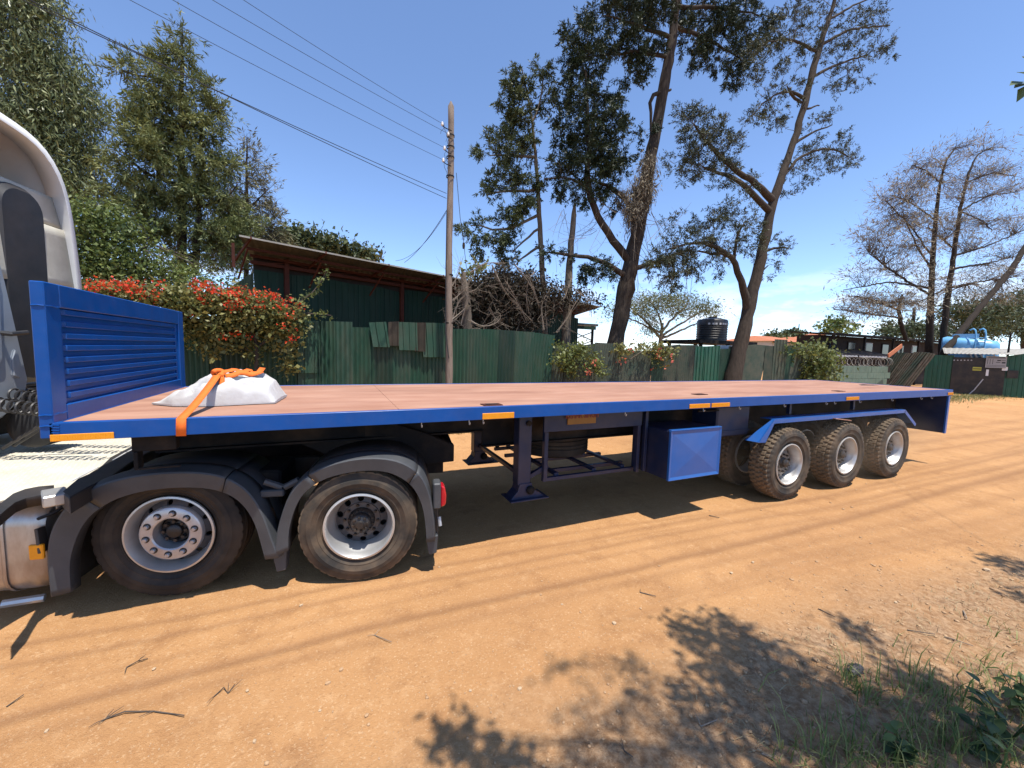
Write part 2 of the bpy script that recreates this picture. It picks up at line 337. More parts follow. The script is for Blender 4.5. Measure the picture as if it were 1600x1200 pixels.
vm = N(t, 'ShaderNodeMath', operation='MULTIPLY'); t.links.new(va, vm.inputs[0]); t.links.new(rg(t, nz(t, tcg, 4, 8, .7), .3, .6, .45, 1), vm.inputs[1])
vc = mixc(t, rg(t, nz(t, tcg, 22, 6, .7), .4, .62), (.24, .135, .07), (.44, .29, .17))
c = mixc(t, vm.outputs[0], c, vc)
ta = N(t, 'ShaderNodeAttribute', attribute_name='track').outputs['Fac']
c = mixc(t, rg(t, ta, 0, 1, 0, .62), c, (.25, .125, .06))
t.links.new(c, b.inputs['Base Color'])
bn = N(t, 'ShaderNodeBump'); bn.inputs['Strength'].default_value = .8; bn.inputs['Distance'].default_value = .016
hm = N(t, 'ShaderNodeMath', operation='ADD'); t.links.new(nz(t, tcg, 45, 6, .7), hm.inputs[0]); t.links.new(nz(t, tcg, 160, 3), hm.inputs[1])
t.links.new(hm.outputs[0], bn.inputs['Height']); t.links.new(bn.outputs[0], b.inputs['Normal'])
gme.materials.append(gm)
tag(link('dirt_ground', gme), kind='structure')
# ================================================================== wheels
def tyre_mesh(name, R0, Rr, W, mat_side, tread, n=180, mat_tread=None):
    # profile across the tyre: y=0 is the outer shoulder, +y inwards
    pr = [(Rr-.008, .055), (Rr+.004, .03), (Rr+.03, .008), (Rr+.035, .012), (Rr+.06, -.012), (Rr+.066, -.010), (R0-.115, -.022), (R0-.108, -.026), (R0-.075, -.020), (R0-.070, -.015), (R0-.045, -.008), (R0-.02, .0)]
    m = len(pr); ts = np.linspace(.006, W-.006, 22)
    rows = []
    for i in range(n):
        a = 2*math.pi*i/n; row = [(r, y) for r, y in pr]
        if tread == 'block' and (i/n*44) % 1 > .58: row[-1] = (R0-.034, .004); row[-2] = (R0-.052, -.004)
        for k, y in enumerate(ts):
            u = y/W; r = R0-.010*(2*u-1)**4
            if tread == 'block':
                lane = int(u*5); ph = (i/n*44+(.4 if lane % 2 else 0)) % 1
                g = (u*5) % 1
                if lane in (0, 4): cut = ph > .58
                else: cut = ph > .78
                if g < .13 and 0 < lane: cut = True
                r -= .022 if cut else 0
            elif tread == 'rib':
                g = (u*5) % 1
                if (g < .16 and u > .1): r -= .014
                if (k < 3 and (i % 4 == 0)): r -= .008
            row.append((r, y))
        row += [(r, W-y) for r, y in reversed(pr)]
        rows.append([(r*math.cos(a), y, r*math.sin(a)) for r, y in row])
    rows.append(rows[0])
    mb = MB(); k = len(rows[0]); vs = [p for r in rows[:-1] for p in r]
    fs = [(i*k+j, i*k+j+1, ((i+1) % n)*k+j+1, ((i+1) % n)*k+j) for i in range(n) for j in range(k-1)]
    mb.add(vs, fs); me = mb.mesh(name, mat_side); me.shade_smooth(); me.set_sharp_from_angle(angle=rad(32))
    if mat_tread:
        me.materials.append(mat_tread)
        for p in me.polygons:
            j = p.index % (k-1)
            if m-2 < j < m+21: p.material_index = 1
    return me
def disc_with_holes(mb, r0, r1, y0, y1, nh, rh, rpos, yf=None):
    per = 24
    for h in range(nh):
        a0 = 2*math.pi*(h-.5)/nh; a1 = 2*math.pi*(h+.5)/nh; ac = (a0+a1)/2
        outer = []
        for k in range(6): outer.append((r1, a0+(a1-a0)*k/6))
        for k in range(6): outer.append((r1+(r0-r1)*k/6, a1))
        for k in range(6): outer.append((r0, a1+(a0-a1)*k/6))
        for k in range(6): outer.append((r0+(r1-r0)*k/6, a0))
        outer = [(r*math.cos(a), r*math.sin(a)) for r, a in outer]
        c = (rpos*math.cos(ac), rpos*math.sin(ac)); inner = []
        for x, z in outer:
            d = math.atan2(z-c[1], x-c[0]); inner.append((c[0]+rh*math.cos(d), c[1]+rh*math.sin(d)))
        f = lambda p: y0+(y1-y0)*(math.hypot(*p)-r0)/(r1-r0)
        vs = [(x, f((x, z)), z) for x, z in outer]+[(x, f((x, z)), z) for x, z in inner]+[(x, f((x, z))+.02, z) for x, z in inner]
        mb.add(vs, [(i, (i+1) % per, per+(i+1) % per, per+i) for i in range(per)]+[(per+i, per+(i+1) % per, 2*per+(i+1) % per, 2*per+i) for i in range(per)])
def nuts(mb, n, rpos, y, r, h, six=True):
    for i in range(n):
        a = 2*math.pi*(i+.3)/n; mb.lathe([(0, y-h), (r*.8, y-h), (r, y-h*.8), (r, y)], 6 if six else 10, (rpos*math.cos(a), 0, rpos*math.sin(a)))
RW = .295
# trailer wheel: deep silver dish (outer dual)
t_tyre = tyre_mesh('tyre', .533, RW, .27, rubber, 'block', 220, rubber_dusty)
mb = MB(); mb.lathe([(RW+.012, .012), (RW+.010, -.004), (RW-.004, -.006), (RW-.012, .006), (RW-.022, .05), (RW-.03, .085), (RW-.044, .115), (RW-.046, .145)], 72)
t_rim = mb.mesh('rim', silver, 40)
mb = MB(); disc_with_holes(mb, .155, RW-.044, .105, .145, 10, .030, .203); mb.lathe([(.155, .105), (.15, .098), (.08, .098)], 48); t_disc = mb.mesh('wheel_disc', mid_disc, 40)
mb = MB(); mb.lathe([(.0, .04), (.05, .04), (.062, .05), (.065, .075), (.08, .085), (.085, .10)], 36); nuts(mb, 10, .128, .097, .016, .03); t_hub = mb.mesh('hub', hubm, 40)
mb = MB(); mb.lathe([(.235, .25), (.20, .26), (0, .26)], 36); t_back = mb.mesh('brake_drum', steel_dk, 40)
def make_wheel(parent, loc, meshes, rot=(0, 0, 0), spin=0, name='wheel'):
    p = pivot(name, parent, loc, rot)
    for me in meshes:
        o = link(me.name, me, p); o.rotation_euler = (0, spin, 0)
    return p
# ================================================================== semi-trailer
L, H, W2, RAIL = 12.95, 1.537, 2.5, .121
TR_ = thing('semi_trailer', 'long blue flatbed semi-trailer with pinkish board deck and slatted headboard', 'trailer')
# deck boards: panels laid in two rows, joints open by some mm
nx = 6; xs = np.linspace(.03, L-.05, nx+1)
for i in range(nx):
    for j in range(2):
        y0, y1 = (.052, 1.248) if j == 0 else (1.252, 2.448)
        MB().box((xs[i]+.0012, y0, H-.032), (xs[i+1]-.0012, y1, H-.004-.001*rnd.random())).build('deck_panel', deckm, TR_, bevel=.0012)
def rail(y0, y1):
    # folded channel: face, top lip, bottom lip
    yo, yi = (y0, y1) if y0 < y1 else (y0, y1)
    s = 1 if y1 > y0 else -1
    m = MB(); prof = [(y0, H), (y0, H-RAIL), (y0+s*.06, H-RAIL), (y0+s*.06, H-RAIL+.008), (y0+s*.008, H-RAIL+.008), (y0+s*.008, H-.008), (y0+s*.05, H-.008), (y0+s*.05, H)]
    m.prism([(a, b) for a, b in prof], 0, L, 'x'); return m
rail(0, .05).build('side_rail', blue, TR_, bevel=.003); rail(W2, W2-.05).build('side_rail', blue, TR_, bevel=.003)
MB().box((0, .052, H-RAIL), (.028, W2-.052, H)).build('front_rail', blue, TR_, bevel=.003)
MB().box((L-.047, .052, H-RAIL), (L-.001, W2-.052, H)).build('rear_rail', blue, TR_, bevel=.003)
# weld seams on the rail corner
mb = MB()
for k in range(7): mb.tube([(.012, -.001, H-.012-k*.017), (.05, -.003, H-.016-k*.017)], .004, 5)
mb.build('weld_bead', blue, TR_)
# reflectors along the rail
for x0, x1, z0, z1 in ((.004, .31, 1.418, 1.462), (2.93, 3.26, 1.42, 1.477), (5.64, 6.0, 1.425, 1.478), (6.03, 6.37, 1.425, 1.478), (9.11, 9.48, 1.43, 1.482), (12.72, 12.95, 1.432, 1.484)):
    r_ = MB().box((x0, -.008, z0), (x1, -.0015, z1)).build('side_reflector', amber, TR_, bevel=.002)
    n = int((x1-x0)/.012); m = MB()
    for k in range(n): m.bar((x0+.006+k*(x1-x0-.012)/max(1, n-1), -.0085, z0+.004), (x0+.006+k*(x1-x0-.012)/max(1, n-1), -.0085, z1-.004), .004, .003, (0, 1, 0))
    o = m.build('reflector_ribs', amber, r_); o['kind'] = 'stuff'
# lock pockets in the deck
for px, py in ((768, 632), (1093, 616), (1310, 611)):
    P = AZ(px, py, H); m = MB(); x, y = P[0], max(.12, P[1])
    m.box((x-.10, y-.06, H-.003), (x+.10, y+.06, H+.004)); p = m.build('lock_pocket', rust, TR_, bevel=.002)
    MB().box((x-.06, y-.03, H+.004), (x+.06, y+.03, H+.007)).build('lock_slot', steel_dk, p)
# headboard
HB = pivot('headboard', TR_, (0, 0, 0)); z0, z1 = H-.12, H+.889
for ya, yb in ((0, .15), (W2-.15, W2)):
    MB().box((-.045, ya, z0+.02), (.022, yb, z1)).build('headboard_post', blue, HB, bevel=.006)
MB().box((-.045, .152, z1-.15), (.022, W2-.152, z1)).build('top_beam', blue, HB, bevel=.006)
MB().box((-.045, .152, z0+.02), (.022, W2-.152, H+.10)).build('bottom_beam', blue, HB, bevel=.006)
prof = []; zz = H+.10; zt = z1-.15; nr = 8; st = (zt-zz)/nr
for k in range(nr):
    b0 = zz+k*st
    prof += [(-.018, b0), (-.018, b0+st*.36), (.010, b0+st*.46), (.012, b0+st*.50), (.012, b0+st*.88), (.006, b0+st*.94)]
prof.append((-.018, zt))
m = MB(); ys = [.205, .225, W2-.225, W2-.205]
m.grid([[(x if 0 < i < 3 else -.018, y, z) for i, y in enumerate(ys)] for x, z in prof])
m.build('pressed_slat_panel', blue, HB, smooth=25)
for ya, yb in ((.152, .203), (W2-.203, W2-.152)): MB().box((-.03, ya, H+.10), (.002, yb, z1-.15)).build('panel_edge_strip', blue, HB, bevel=.004)
m = MB()
for (y, z) in ((.075, H-.02), (.075, H+.05), (.075, z1-.15)):
    m.tube([(.018, y-.07, z), (.024, y-.02, z+.004), (.025, y+.03, z-.002), (.02, y+.075, z+.003)], .005, 5)
    m.tube([(-.04, -.001, z), (-.01, -.004, z+.003), (.02, -.001, z)], .005, 5)
m.build('weld_seam', blue, HB)['kind'] = 'stuff'
# chassis
m = MB()
for y in (.72, 1.66):
    for (za, zb, xa, xb) in ((1.15, 1.41, .3, 3.2), (.97, 1.41, 3.2, 12.6)):
        m.box((xa, y, za), (xb, y+.014, zb)); m.box((xa, y-.06, za), (xb, y+.075, za+.016)); m.box((xa, y-.06, zb-.016), (xb, y+.075, zb-.001))
m.build('chassis_beam', steel_dk, TR_)
m = MB()
for k in range(22):
    x = .25+k*.585; m.box((x, .06, H-.115), (x+.06, W2-.06, H-.04))
m.build('cross_member', steel_dk, TR_)['kind'] = 'stuff'
MB().box((.3, .5, 1.385), (1.9, 2.0, 1.412)).build('kingpin_plate', steel_dk, TR_)
m = MB().box((.35, .12, 1.29), (.6, .2, 1.41)); m.box((.36, .11, 1.16), (.385, .2, 1.29)); m.box((.385, .11, 1.16), (.62, .13, 1.175)); m.build('coupling_bracket', steel_dk, TR_, bevel=.004)
# rope hooks
hk = MB(); hk.tube([(0, .02, H-RAIL+.004), (0, .02, H-RAIL-.03), (0, .012, H-RAIL-.045), (0, -.0, H-RAIL-.04), (0, -.004, H-RAIL-.022)], .005, 5); hme = hk.mesh('rope_hook', silver)
for px in (735, 757, 980, 1102, 1158, 1228, 1293, 1306, 1345, 1395, 1440, 1456, 660):
    o = link('rope_hook', hme, TR_); o.location = (AY(px, 640, 0)[0], .01, 0)
# landing legs
def leg(y):
    lg = MB(); lg.box((3.53, y, .56), (3.69, y+.15, 1.40)); lg.box((3.545, y+.015, .47), (3.675, y+.135, .56)); o = lg.build('landing_leg', blue_shaded, TR_, bevel=.008)
    MB().prism([(3.45, .40), (3.86, .40), (3.86, .415), (3.72, .50), (3.70, .58), (3.55, .58), (3.53, .50), (3.45, .415)], y-.01, y+.16, 'y').build('leg_foot', blue_shaded, o, bevel=.004)
    MB().box((3.42, y-.07, .395), (3.90, y+.22, .41)).build('foot_plate', blue_shaded, o, bevel=.003)
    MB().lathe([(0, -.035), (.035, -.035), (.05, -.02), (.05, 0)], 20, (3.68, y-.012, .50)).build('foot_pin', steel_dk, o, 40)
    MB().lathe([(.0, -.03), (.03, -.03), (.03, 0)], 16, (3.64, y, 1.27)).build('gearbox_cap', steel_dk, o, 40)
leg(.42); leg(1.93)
m = MB().bar((3.60, .57, .66), (3.62, 1.94, .66), .05, .05); m.build('leg_brace', blue_shaded, TR_, bevel=.004)
m = MB().bar((3.7, 1.98, .66), (4.35, 2.05, .70), .045, .045); m.bar((3.7, .5, .62), (3.95, .5, .74), .045, .045); m.build('stay_bar', blue_shaded, TR_)['kind'] = 'stuff'
# spare wheel carrier under the bed
cz = .60
CR = pivot('spare_wheel_carrier', TR_)
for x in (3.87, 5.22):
    MB().box((x, .44, cz), (x+.05, .50, 1.40)).build('carrier_post', blue_shaded, CR, bevel=.004)
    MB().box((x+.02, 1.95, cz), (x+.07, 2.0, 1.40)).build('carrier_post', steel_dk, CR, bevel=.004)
for y in (.45, .72, 1.2, 1.55, 1.95): MB().box((3.87, y, cz-.045), (5.27, y+.05, cz)).build('carrier_rail', blue_shaded, CR, bevel=.003)
for x in (4.05, 4.6, 5.05): MB().box((x, .5, cz-.004), (x+.06, 1.95, cz+.03)).build('carrier_cross_bar', blue_shaded, CR, bevel=.003)
SPm = tyre_mesh('spare_tyre', .53, RW, .27, rubber_clean, 'rib', 96)
sp = link('spare_tyre', SPm, TR_); sp.location = (4.55, 1.45, cz+.335); sp.rotation_euler = (rad(-90), 0, 0)
# name board and plate
NB = MB().box((3.80, .34, 1.17), (5.22, .36, 1.405)).build('name_board', blue_shaded, TR_, bevel=.004)
pa, pb = AY(887, 650, .33), AY(931, 648, .33)
PL = MB().box((pa[0], .322, 1.245), (pb[0], .338, 1.395)).build('name_plate', yellow, NB, bevel=.002)
def text(s, size, loc, rot, m, parent, name='lettering', ext=.002, sx=1.):
    c = bpy.data.curves.new(name, 'FONT'); c.body = s; c.size = size; c.align_x = 'CENTER'; c.align_y = 'CENTER'; c.extrude = ext; c.materials.append(m); c.offset = .003
    o = bpy.data.objects.new(name, c); COL.objects.link(o); dg = bpy.context.evaluated_depsgraph_get(); me = bpy.data.meshes.new_from_object(o.evaluated_get(dg)); bpy.data.objects.remove(o); bpy.data.curves.remove(c); o = link(name, me, parent); o.location = loc; o.rotation_euler = rot; o.scale = (sx, 1, 1); return o
text('KEHAR SINGH', .10, ((pa[0]+pb[0])/2, .318, 1.348), (rad(90), 0, 0), letters, PL, sx=.72)
# tool box with a pressed cross lid
TB = pivot('tool_box', TR_); bx0, bx1, bz0, bz1 = 5.375, 6.26, .535, 1.148
MB().box((bx0, .03, bz0), (bx1, .60, bz1)).build('box_body', blue_shaded, TB, bevel=.008)
m = MB(); cx, czz = (bx0+bx1)/2, (bz0+bz1)/2
fr = [(bx0-.004, bz0-.004), (bx1+.004, bz0-.004), (bx1+.004, bz1+.004), (bx0-.004, bz1+.004)]; f2 = [(bx0+.035, bz0+.035), (bx1-.035, bz0+.035), (bx1-.035, bz1-.035), (bx0+.035, bz1-.035)]
vs = [(x, .032, z) for x, z in fr]+[(x, 0, z) for x, z in fr]+[(x, 0, z) for x, z in f2]+[(cx, .05, czz)]
m.add(vs, [(i, (i+1) % 4, 4+(i+1) % 4, 4+i) for i in range(4)]+[(4+i, 4+(i+1) % 4, 8+(i+1) % 4, 8+i) for i in range(4)]+[(8+i, 8+(i+1) % 4, 12) for i in range(4)])
# the press leaves the middle proud of the rim's foot
m.v[-1] = (cx, -.006, czz)
for i in range(8, 12): v = m.v[i]; m.v[i] = (v[0], .012, v[2])
m.build('box_lid', blue_box, TB, bevel=.004)
MB().box((bx0+.0, -.002, bz1+.004), (bx1, .05, bz1+.018)).build('lid_edge', blue_box, TB, bevel=.003)
for x in (5.18, 5.30): MB().box((x, .36, .56), (x+.045, .41, 1.405)).build('box_hanger', blue_shaded, TB, bevel=.003)
# water tank behind it
WB = MB().box((6.55, .30, .93), (7.24, .85, 1.37)).build('water_tank', blue_shaded, TR_, bevel=.02)
MB().box((6.55, .288, 1.0), (7.24, .298, 1.02)).build('tank_strap', blue_shaded, WB); MB().tube([(6.6, .22, 1.385), (6.1, .22, 1.385), (6.1, .25, 1.33), (6.5, .25, 1.33)], .012, 6).build('tank_pipe', steel_dk, WB, 40)
# mudguard over the bogie
pl = [(6.93, .90), (7.33, 1.20), (11.09, 1.20), (11.55, .92)]
m = MB()
for i in range(3):
    (xa, za), (xb, zb) = pl[i], pl[i+1]
    yw = .20
    if i == 0:
        m.add([(7.02, 0, .895), (7.33, 0, 1.20), (7.33, .03, 1.20), (6.98, .17, .895)], [(0, 1, 2, 3)]); continue
    m.add([(xa, 0, za), (xb, 0, zb), (xb, yw, zb), (xa, yw, za)], [(0, 1, 2, 3)])
    d = Vector((xb-xa, 0, zb-za)).normalized(); nn = Vector((d.z, 0, -d.x))*.055
    m.add([(xa, 0, za), (xb, 0, zb), (xb+nn.x, 0, zb+nn.z), (xa+nn.x, 0, za+nn.z)], [(0, 1, 2, 3)])
MG = m.build('bogie_mudguard', blue_box, TR_, solid=.006)
MB().add([(7.02, -.004, .895), (7.33, -.004, 1.20), (7.335, -.004, 1.15), (7.17, -.004, .885)], [(0, 1, 2, 3)]).build('mudguard_flap', blue_box, MG, solid=.005)
for x in (8.1, 9.9): MB().box((x, .25, 1.205), (x+.05, .30, 1.41)).build('mudguard_stay', blue_shaded, MG)
m = MB().bar((8.78, -.02, 1.155), (9.22, -.03, 1.105), .05, .012); m.build('pinkish_plate', deckm, MG)
# rear board
RB = MB().box((12.80, .03, .66), (12.86, W2-.03, 1.412)).build('rear_board', blue_shaded, TR_, bevel=.004)
for y in (0, W2-.028): MB().box((12.795, y, .655), (12.865, y+.028, 1.412)).build('board_edge', blue_box, RB, bevel=.003)
for y in (.15, 1.95): MB().box((12.862, y, .8), (12.89, y+.4, .95)).build('tail_lamp', redlens, RB, bevel=.006)
# bogie
for x in (7.6877, 9.1871, 10.70):
    MB().tube([(x, .25, .533), (x, 2.25, .533)], .065, 12).build('axle', steel_dk, TR_, 40)
m = MB()
for x in (7.6877, 9.1871, 10.70):
    for y in (.72, 1.68):
        for k in range(5): m.box((x-.55+k*.08, y, .62+k*.018), (x+.55-k*.08, y+.09, .634+k*.018))
        m.box((x-.09, y-.01, .56), (x+.09, y+.10, .74))
m.build('leaf_spring', steel_dk, TR_)['kind'] = 'stuff'
m = MB()
for x in (6.95, 8.44, 9.94, 11.4):
    for y in (.72, 1.68): m.prism([(x-.18, .99), (x+.18, .99), (x+.07, .62), (x-.07, .62)], y-.01, y+.1)
m.build('spring_hanger', steel_dk, TR_)['kind'] = 'stuff'
YO = -.053
for k, x in enumerate((7.6877, 9.1871, 10.70)):
    ms = (t_tyre, t_rim, t_disc, t_hub, t_back)
    make_wheel(TR_, (x, YO+.0, .533), ms, spin=.5+k*1.3)
    make_wheel(TR_, (x, YO+.62, .533), (t_tyre, t_rim), spin=1+k)
    make_wheel(TR_, (x, W2-YO, .533), ms, rot=(0, 0, math.pi), spin=k)
    make_wheel(TR_, (x, W2-YO-.62, .533), (t_tyre, t_rim), rot=(0, 0, math.pi), spin=2+k)
# ================================================================== tractor unit
TH = .1801; TX, TY = 1.8463, .1068
TU = thing('tractor_unit', 'tractor unit with grey cab, cream chequer catwalk and grey mudguards, coupled to the flatbed', 'truck', (TX, TY, 0), -TH)
nv = np.array([math.sin(TH), math.cos(TH), 0]); sv = np.array([math.cos(TH), -math.sin(TH), 0]); To = np.array([TX, TY, 0])
def loc_(P): d = P-To; return (float(d@sv), float(d@nv), float(P[2]))
def PT(px, py, t): return loc_(AP(px, py, To+nv*t, nv))
def PS(px, py, s): return loc_(AP(px, py, To+sv*s, sv))
RT = .501
tyA = tyre_mesh('tyre', RT, .292, .30, rubber_clean, 'rib', 160)
tyB = tyre_mesh('tyre', RT, .285, .28, rubber, 'rib', 160, rubber_dusty)
# wheel 1: shallow steel disc with bright nut ring
RA = .292
mb = MB(); mb.lathe([(RA+.010, .008), (RA+.008, -.006), (RA-.006, -.010), (RA-.012, .004), (RA-.022, .035), (RA-.035, .07), (RA-.045, .115)], 72); rimA = mb.mesh('rim', silver, 40)
mb = MB(); disc_with_holes(mb, .205, RA-.040, .055, .10, 10, .019, .229); discA = mb.mesh('wheel_disc', grey_disc, 40)
mb = MB(); mb.lathe([(.212, .056), (.213, .035), (.206, .016), (.194, .008), (.130, .008), (.120, .016), (.114, .06), (.112, .12)], 72); ringA = mb.mesh('nut_ring', alu, 35)
wellA = MB().lathe([(.0, .0065), (.025, .0065), (.0265, .0075), (.0265, .010)], 18).mesh('nut_well', hubm)
nutA = MB().lathe([(0, -.0155), (.0132, -.0155), (.0165, -.011), (.0165, .0065)], 6).mesh('wheel_nut', alu, 30)
mb = MB(); mb.lathe([(0, .045), (.04, .045), (.052, .055), (.055, .09), (.10, .10), (.10, .13)], 36); nuts(mb, 8, .075, .09, .016, .03); hubA = mb.mesh('hub', hubm, 40)
# wheel 2: deep dish with bolted black hub
RB_ = .285
mb = MB(); mb.lathe([(RB_+.014, .01), (RB_+.012, -.006), (RB_-.004, -.010), (RB_-.014, .004), (RB_-.024, .05), (RB_-.034, .085), (RB_-.055, .12), (RB_-.062, .19)], 72); rimB = mb.mesh('rim', silver, 40)
mb = MB(); disc_with_holes(mb, .158, RB_-.058, .16, .19, 10, .028, .194); mb.lathe([(.165, .16), (.16, .15), (.11, .148)], 48); discB = mb.mesh('wheel_disc', grey_disc, 40)
mb = MB(); mb.lathe([(0, .02), (.03, .02), (.036, .035), (.075, .05), (.085, .06), (.09, .10), (.112, .12), (.118, .15)], 40); nuts(mb, 8, .062, .05, .014, .018); nuts(mb, 12, .101, .112, .011, .015); nuts(mb, 10, .142, .149, .014, .025); hubB = mb.mesh('hub', hubm, 40)
AXL = 1.3991
W1 = make_wheel(TU, (-AXL-.045, .075, RT*1.05), (tyA, rimA, discA, ringA, hubA, t_back), spin=.2); W1.scale = (1.05, 1, 1.05)
for i in range(10):
    a = 2*math.pi*(i+.3)/10
    for me in (wellA, nutA): o = link(me.name, me, W1); o.location = (.163*math.cos(a), 0, .163*math.sin(a))
make_wheel(TU, (0, 0, RT), (tyB, rimB, discB, hubB, t_back), spin=.9)
make_wheel(TU, (0, .33, RT), (tyB, rimB), spin=.4)
for s in (-AXL, 0): make_wheel(TU, (s, 2.36, RT), (tyB, rimB, discB, hubB), rot=(0, 0, math.pi))
make_wheel(TU, (0, 2.03, RT), (tyB, rimB), rot=(0, 0, math.pi))
make_wheel(TU, (-4.45, .02, RT), (tyA, rimA, discA, hubA)); make_wheel(TU, (-4.45, 2.34, RT), (tyA, rimA, discA, hubA), rot=(0, 0, math.pi))
for s in (-AXL, 0, -4.45): MB().tube([(s, .28, RT), (s, 2.1, RT)], .08, 12).build('axle', steel_dk, TU, 40)
# frame
for t_ in (.78, 1.50): MB().box((-5.4, t_, .70), (.78, t_+.08, .935)).build('frame_rail', steel_dk, TU, bevel=.006)
m = MB().prism([(.25, 1.30), (.55, 1.20), (.88, 1.05), (.88, .87), (.45, .84), (-.2, .9), (-.6, 1.1), (-.6, 1.30)], .62, .70); m.build('frame_tail_plate', steel_dk, TU, bevel=.006)
MB().prism([(.25, 1.30), (.55, 1.20), (.88, 1.05), (.88, .87), (.45, .84), (-.2, .9), (-.6, 1.1), (-.6, 1.30)], 1.66, 1.74).build('frame_tail_plate', steel_dk, TU, bevel=.006)
MB().box((.80, .70, .87), (.87, 1.66, 1.05)).build('rear_cross_member', steel_dk, TU, bevel=.006)
MB().prism([(-1.0, 1.14), (.15, 1.30), (.35, 1.24), (.3, 1.16), (-1.0, 1.10)], .72, 1.64).build('fifth_wheel', steel_dk, TU, bevel=.01)
for t_ in (.62, 1.62):
    MB().lathe([(0, 0), (.11, 0), (.13, .04), (.13, .18), (.1, .24), (0, .24)], 24, (.33, t_, .48), 'z').build('air_spring', rubber_clean, TU, 40)
    MB().lathe([(0, 0), (.11, 0), (.13, .04), (.13, .18), (.1, .24), (0, .24)], 24, (-1.0, t_, .48), 'z').build('air_spring', rubber_clean, TU, 40)
MB().box((-2.1, .30, .45), (-.7, .76, .95)).build('chassis_tray', steel_dk, TU, bevel=.02)
# mudguards: traced outer and inner outline, bent across the tyre's width
def smooth_line(p, n):
    p = np.array(p, float); d = np.r_[0, np.cumsum(np.hypot(*np.diff(p, axis=0).T))]; u = np.linspace(0, d[-1], n)
    q_ = np.stack([np.interp(u, d, p[:, 0]), np.interp(u, d, p[:, 1])], 1)
    for _ in range(4): q_[1:-1] = (q_[:-2]+2*q_[1:-1]+q_[2:])/4
    return q_
def mudguard(outer, inner, cuts, tin):
    G = pivot('mudguard', TU); n = 49; O = smooth_line(outer, n); I = smooth_line(inner, n)
    ends = [0]+cuts+[n-1]
    for a, b_ in zip(ends[:-1], ends[1:]):
        rows = []
        for k in range(a, b_+1):
            o = O[k]; i_ = I[k]
            if k == a and a > 0: o = O[k]+(O[k+1]-O[k])*.15; i_ = I[k]+(I[k+1]-I[k])*.15
            d = o-i_; mid = i_+d*.80
            rows.append([(i_[0], .055, i_[1]), (i_[0], -.035, i_[1]), (mid[0], -.05, mid[1]), (mid[0]+d[0]*.06, -.045, mid[1]+d[1]*.06), (o[0], .035, o[1]), (o[0]+d[0]*.02, .07, o[1]+d[1]*.02), (o[0], .13, o[1])])
        MB().grid(rows).build('guard_piece', greypl, G, smooth=28, solid=.012)
        MB().grid([[(o[0], .145, o[1]-.012), (o[0], tin, o[1]-.012)] for o in O[a:b_+1]]).build('inner_guard', blackpl, G, smooth=40, solid=.012)  # black inner part, shade under the deck put into its colour
    return G
f1o = [(-2.15, .17), (-2.16, .45), (-2.14, .66), (-2.07, .81), (-1.97, .93), (-1.80, 1.035), (-1.55, 1.085), (-1.30, 1.095), (-1.06, 1.07), (-.90, .99), (-.79, .86), (-.71, .66), (-.66, .45), (-.605, .315)]
f1i = [(-2.03, .185), (-2.03, .42), (-1.98, .60), (-1.92, .73), (-1.84, .82), (-1.70, .90), (-1.52, .945), (-1.30, .955), (-1.10, .935), (-.95, .87), (-.86, .77), (-.79, .62), (-.755, .45), (-.725, .30)]
f2o = [(-.665, .32), (-.65, .50), (-.60, .70), (-.54, .86), (-.44, .99), (-.27, 1.085), (-.05, 1.14), (.15, 1.145), (.33, 1.115), (.48, 1.03), (.565, .92), (.62, .72), (.645, .52), (.655, .335)]
f2i = [(-.56, .36), (-.56, .52), (-.52, .68), (-.475, .80), (-.39, .90), (-.25, .975), (-.05, 1.015), (.12, 1.02), (.26, .995), (.38, .925), (.47, .84), (.54, .68), (.57, .50), (.58, .325)]
g1 = mudguard(f1o, f1i, [15, 33], .62); g2 = mudguard(f2o, f2i, [15, 34], .62)
for G, s, z in ((g1, -.64, .26), (g2, .62, .28)): MB().prism([(s-.05, z+.06), (s+.06, z+.08), (s+.05, z-.09), (s-.02, z-.10)], .0, .1).build('guard_bracket', greypl, G, bevel=.006)
MB().box((-.78, .03, .80), (-.60, .10, .86)).build('guard_bracket', greypl, g1, bevel=.01); MB().tube([(-.75, .06, .93), (-.62, .07, .87)], .028, 8).build('guard_clip', greypl, g1, 40); MB().tube([(-.60, .07, .87), (-.49, .06, .93)], .028, 8).build('guard_clip', greypl, g2, 40)
LP = MB().box((.63, -.03, .62), (.70, .12, .86)).build('rear_lamp_holder', greypl, TU, bevel=.012)
MB().prism([(.70, .63), (.745, .65), (.75, .74), (.735, .82), (.70, .84)], -.025, .10).build('rear_lamp', redlens, LP, bevel=.012)
m = MB().add([(.66, .04, .62), (.70, .5, .62), (.72, .5, .22), (.66, .04, .26)], [(0, 1, 2, 3)]); m.build('mud_flap', blackpl, TU, solid=.01)
MB().tube([(.69, .04, .52), (.70, .02, .44)], .018, 8).build('flap_stay', alu, LP, 40)
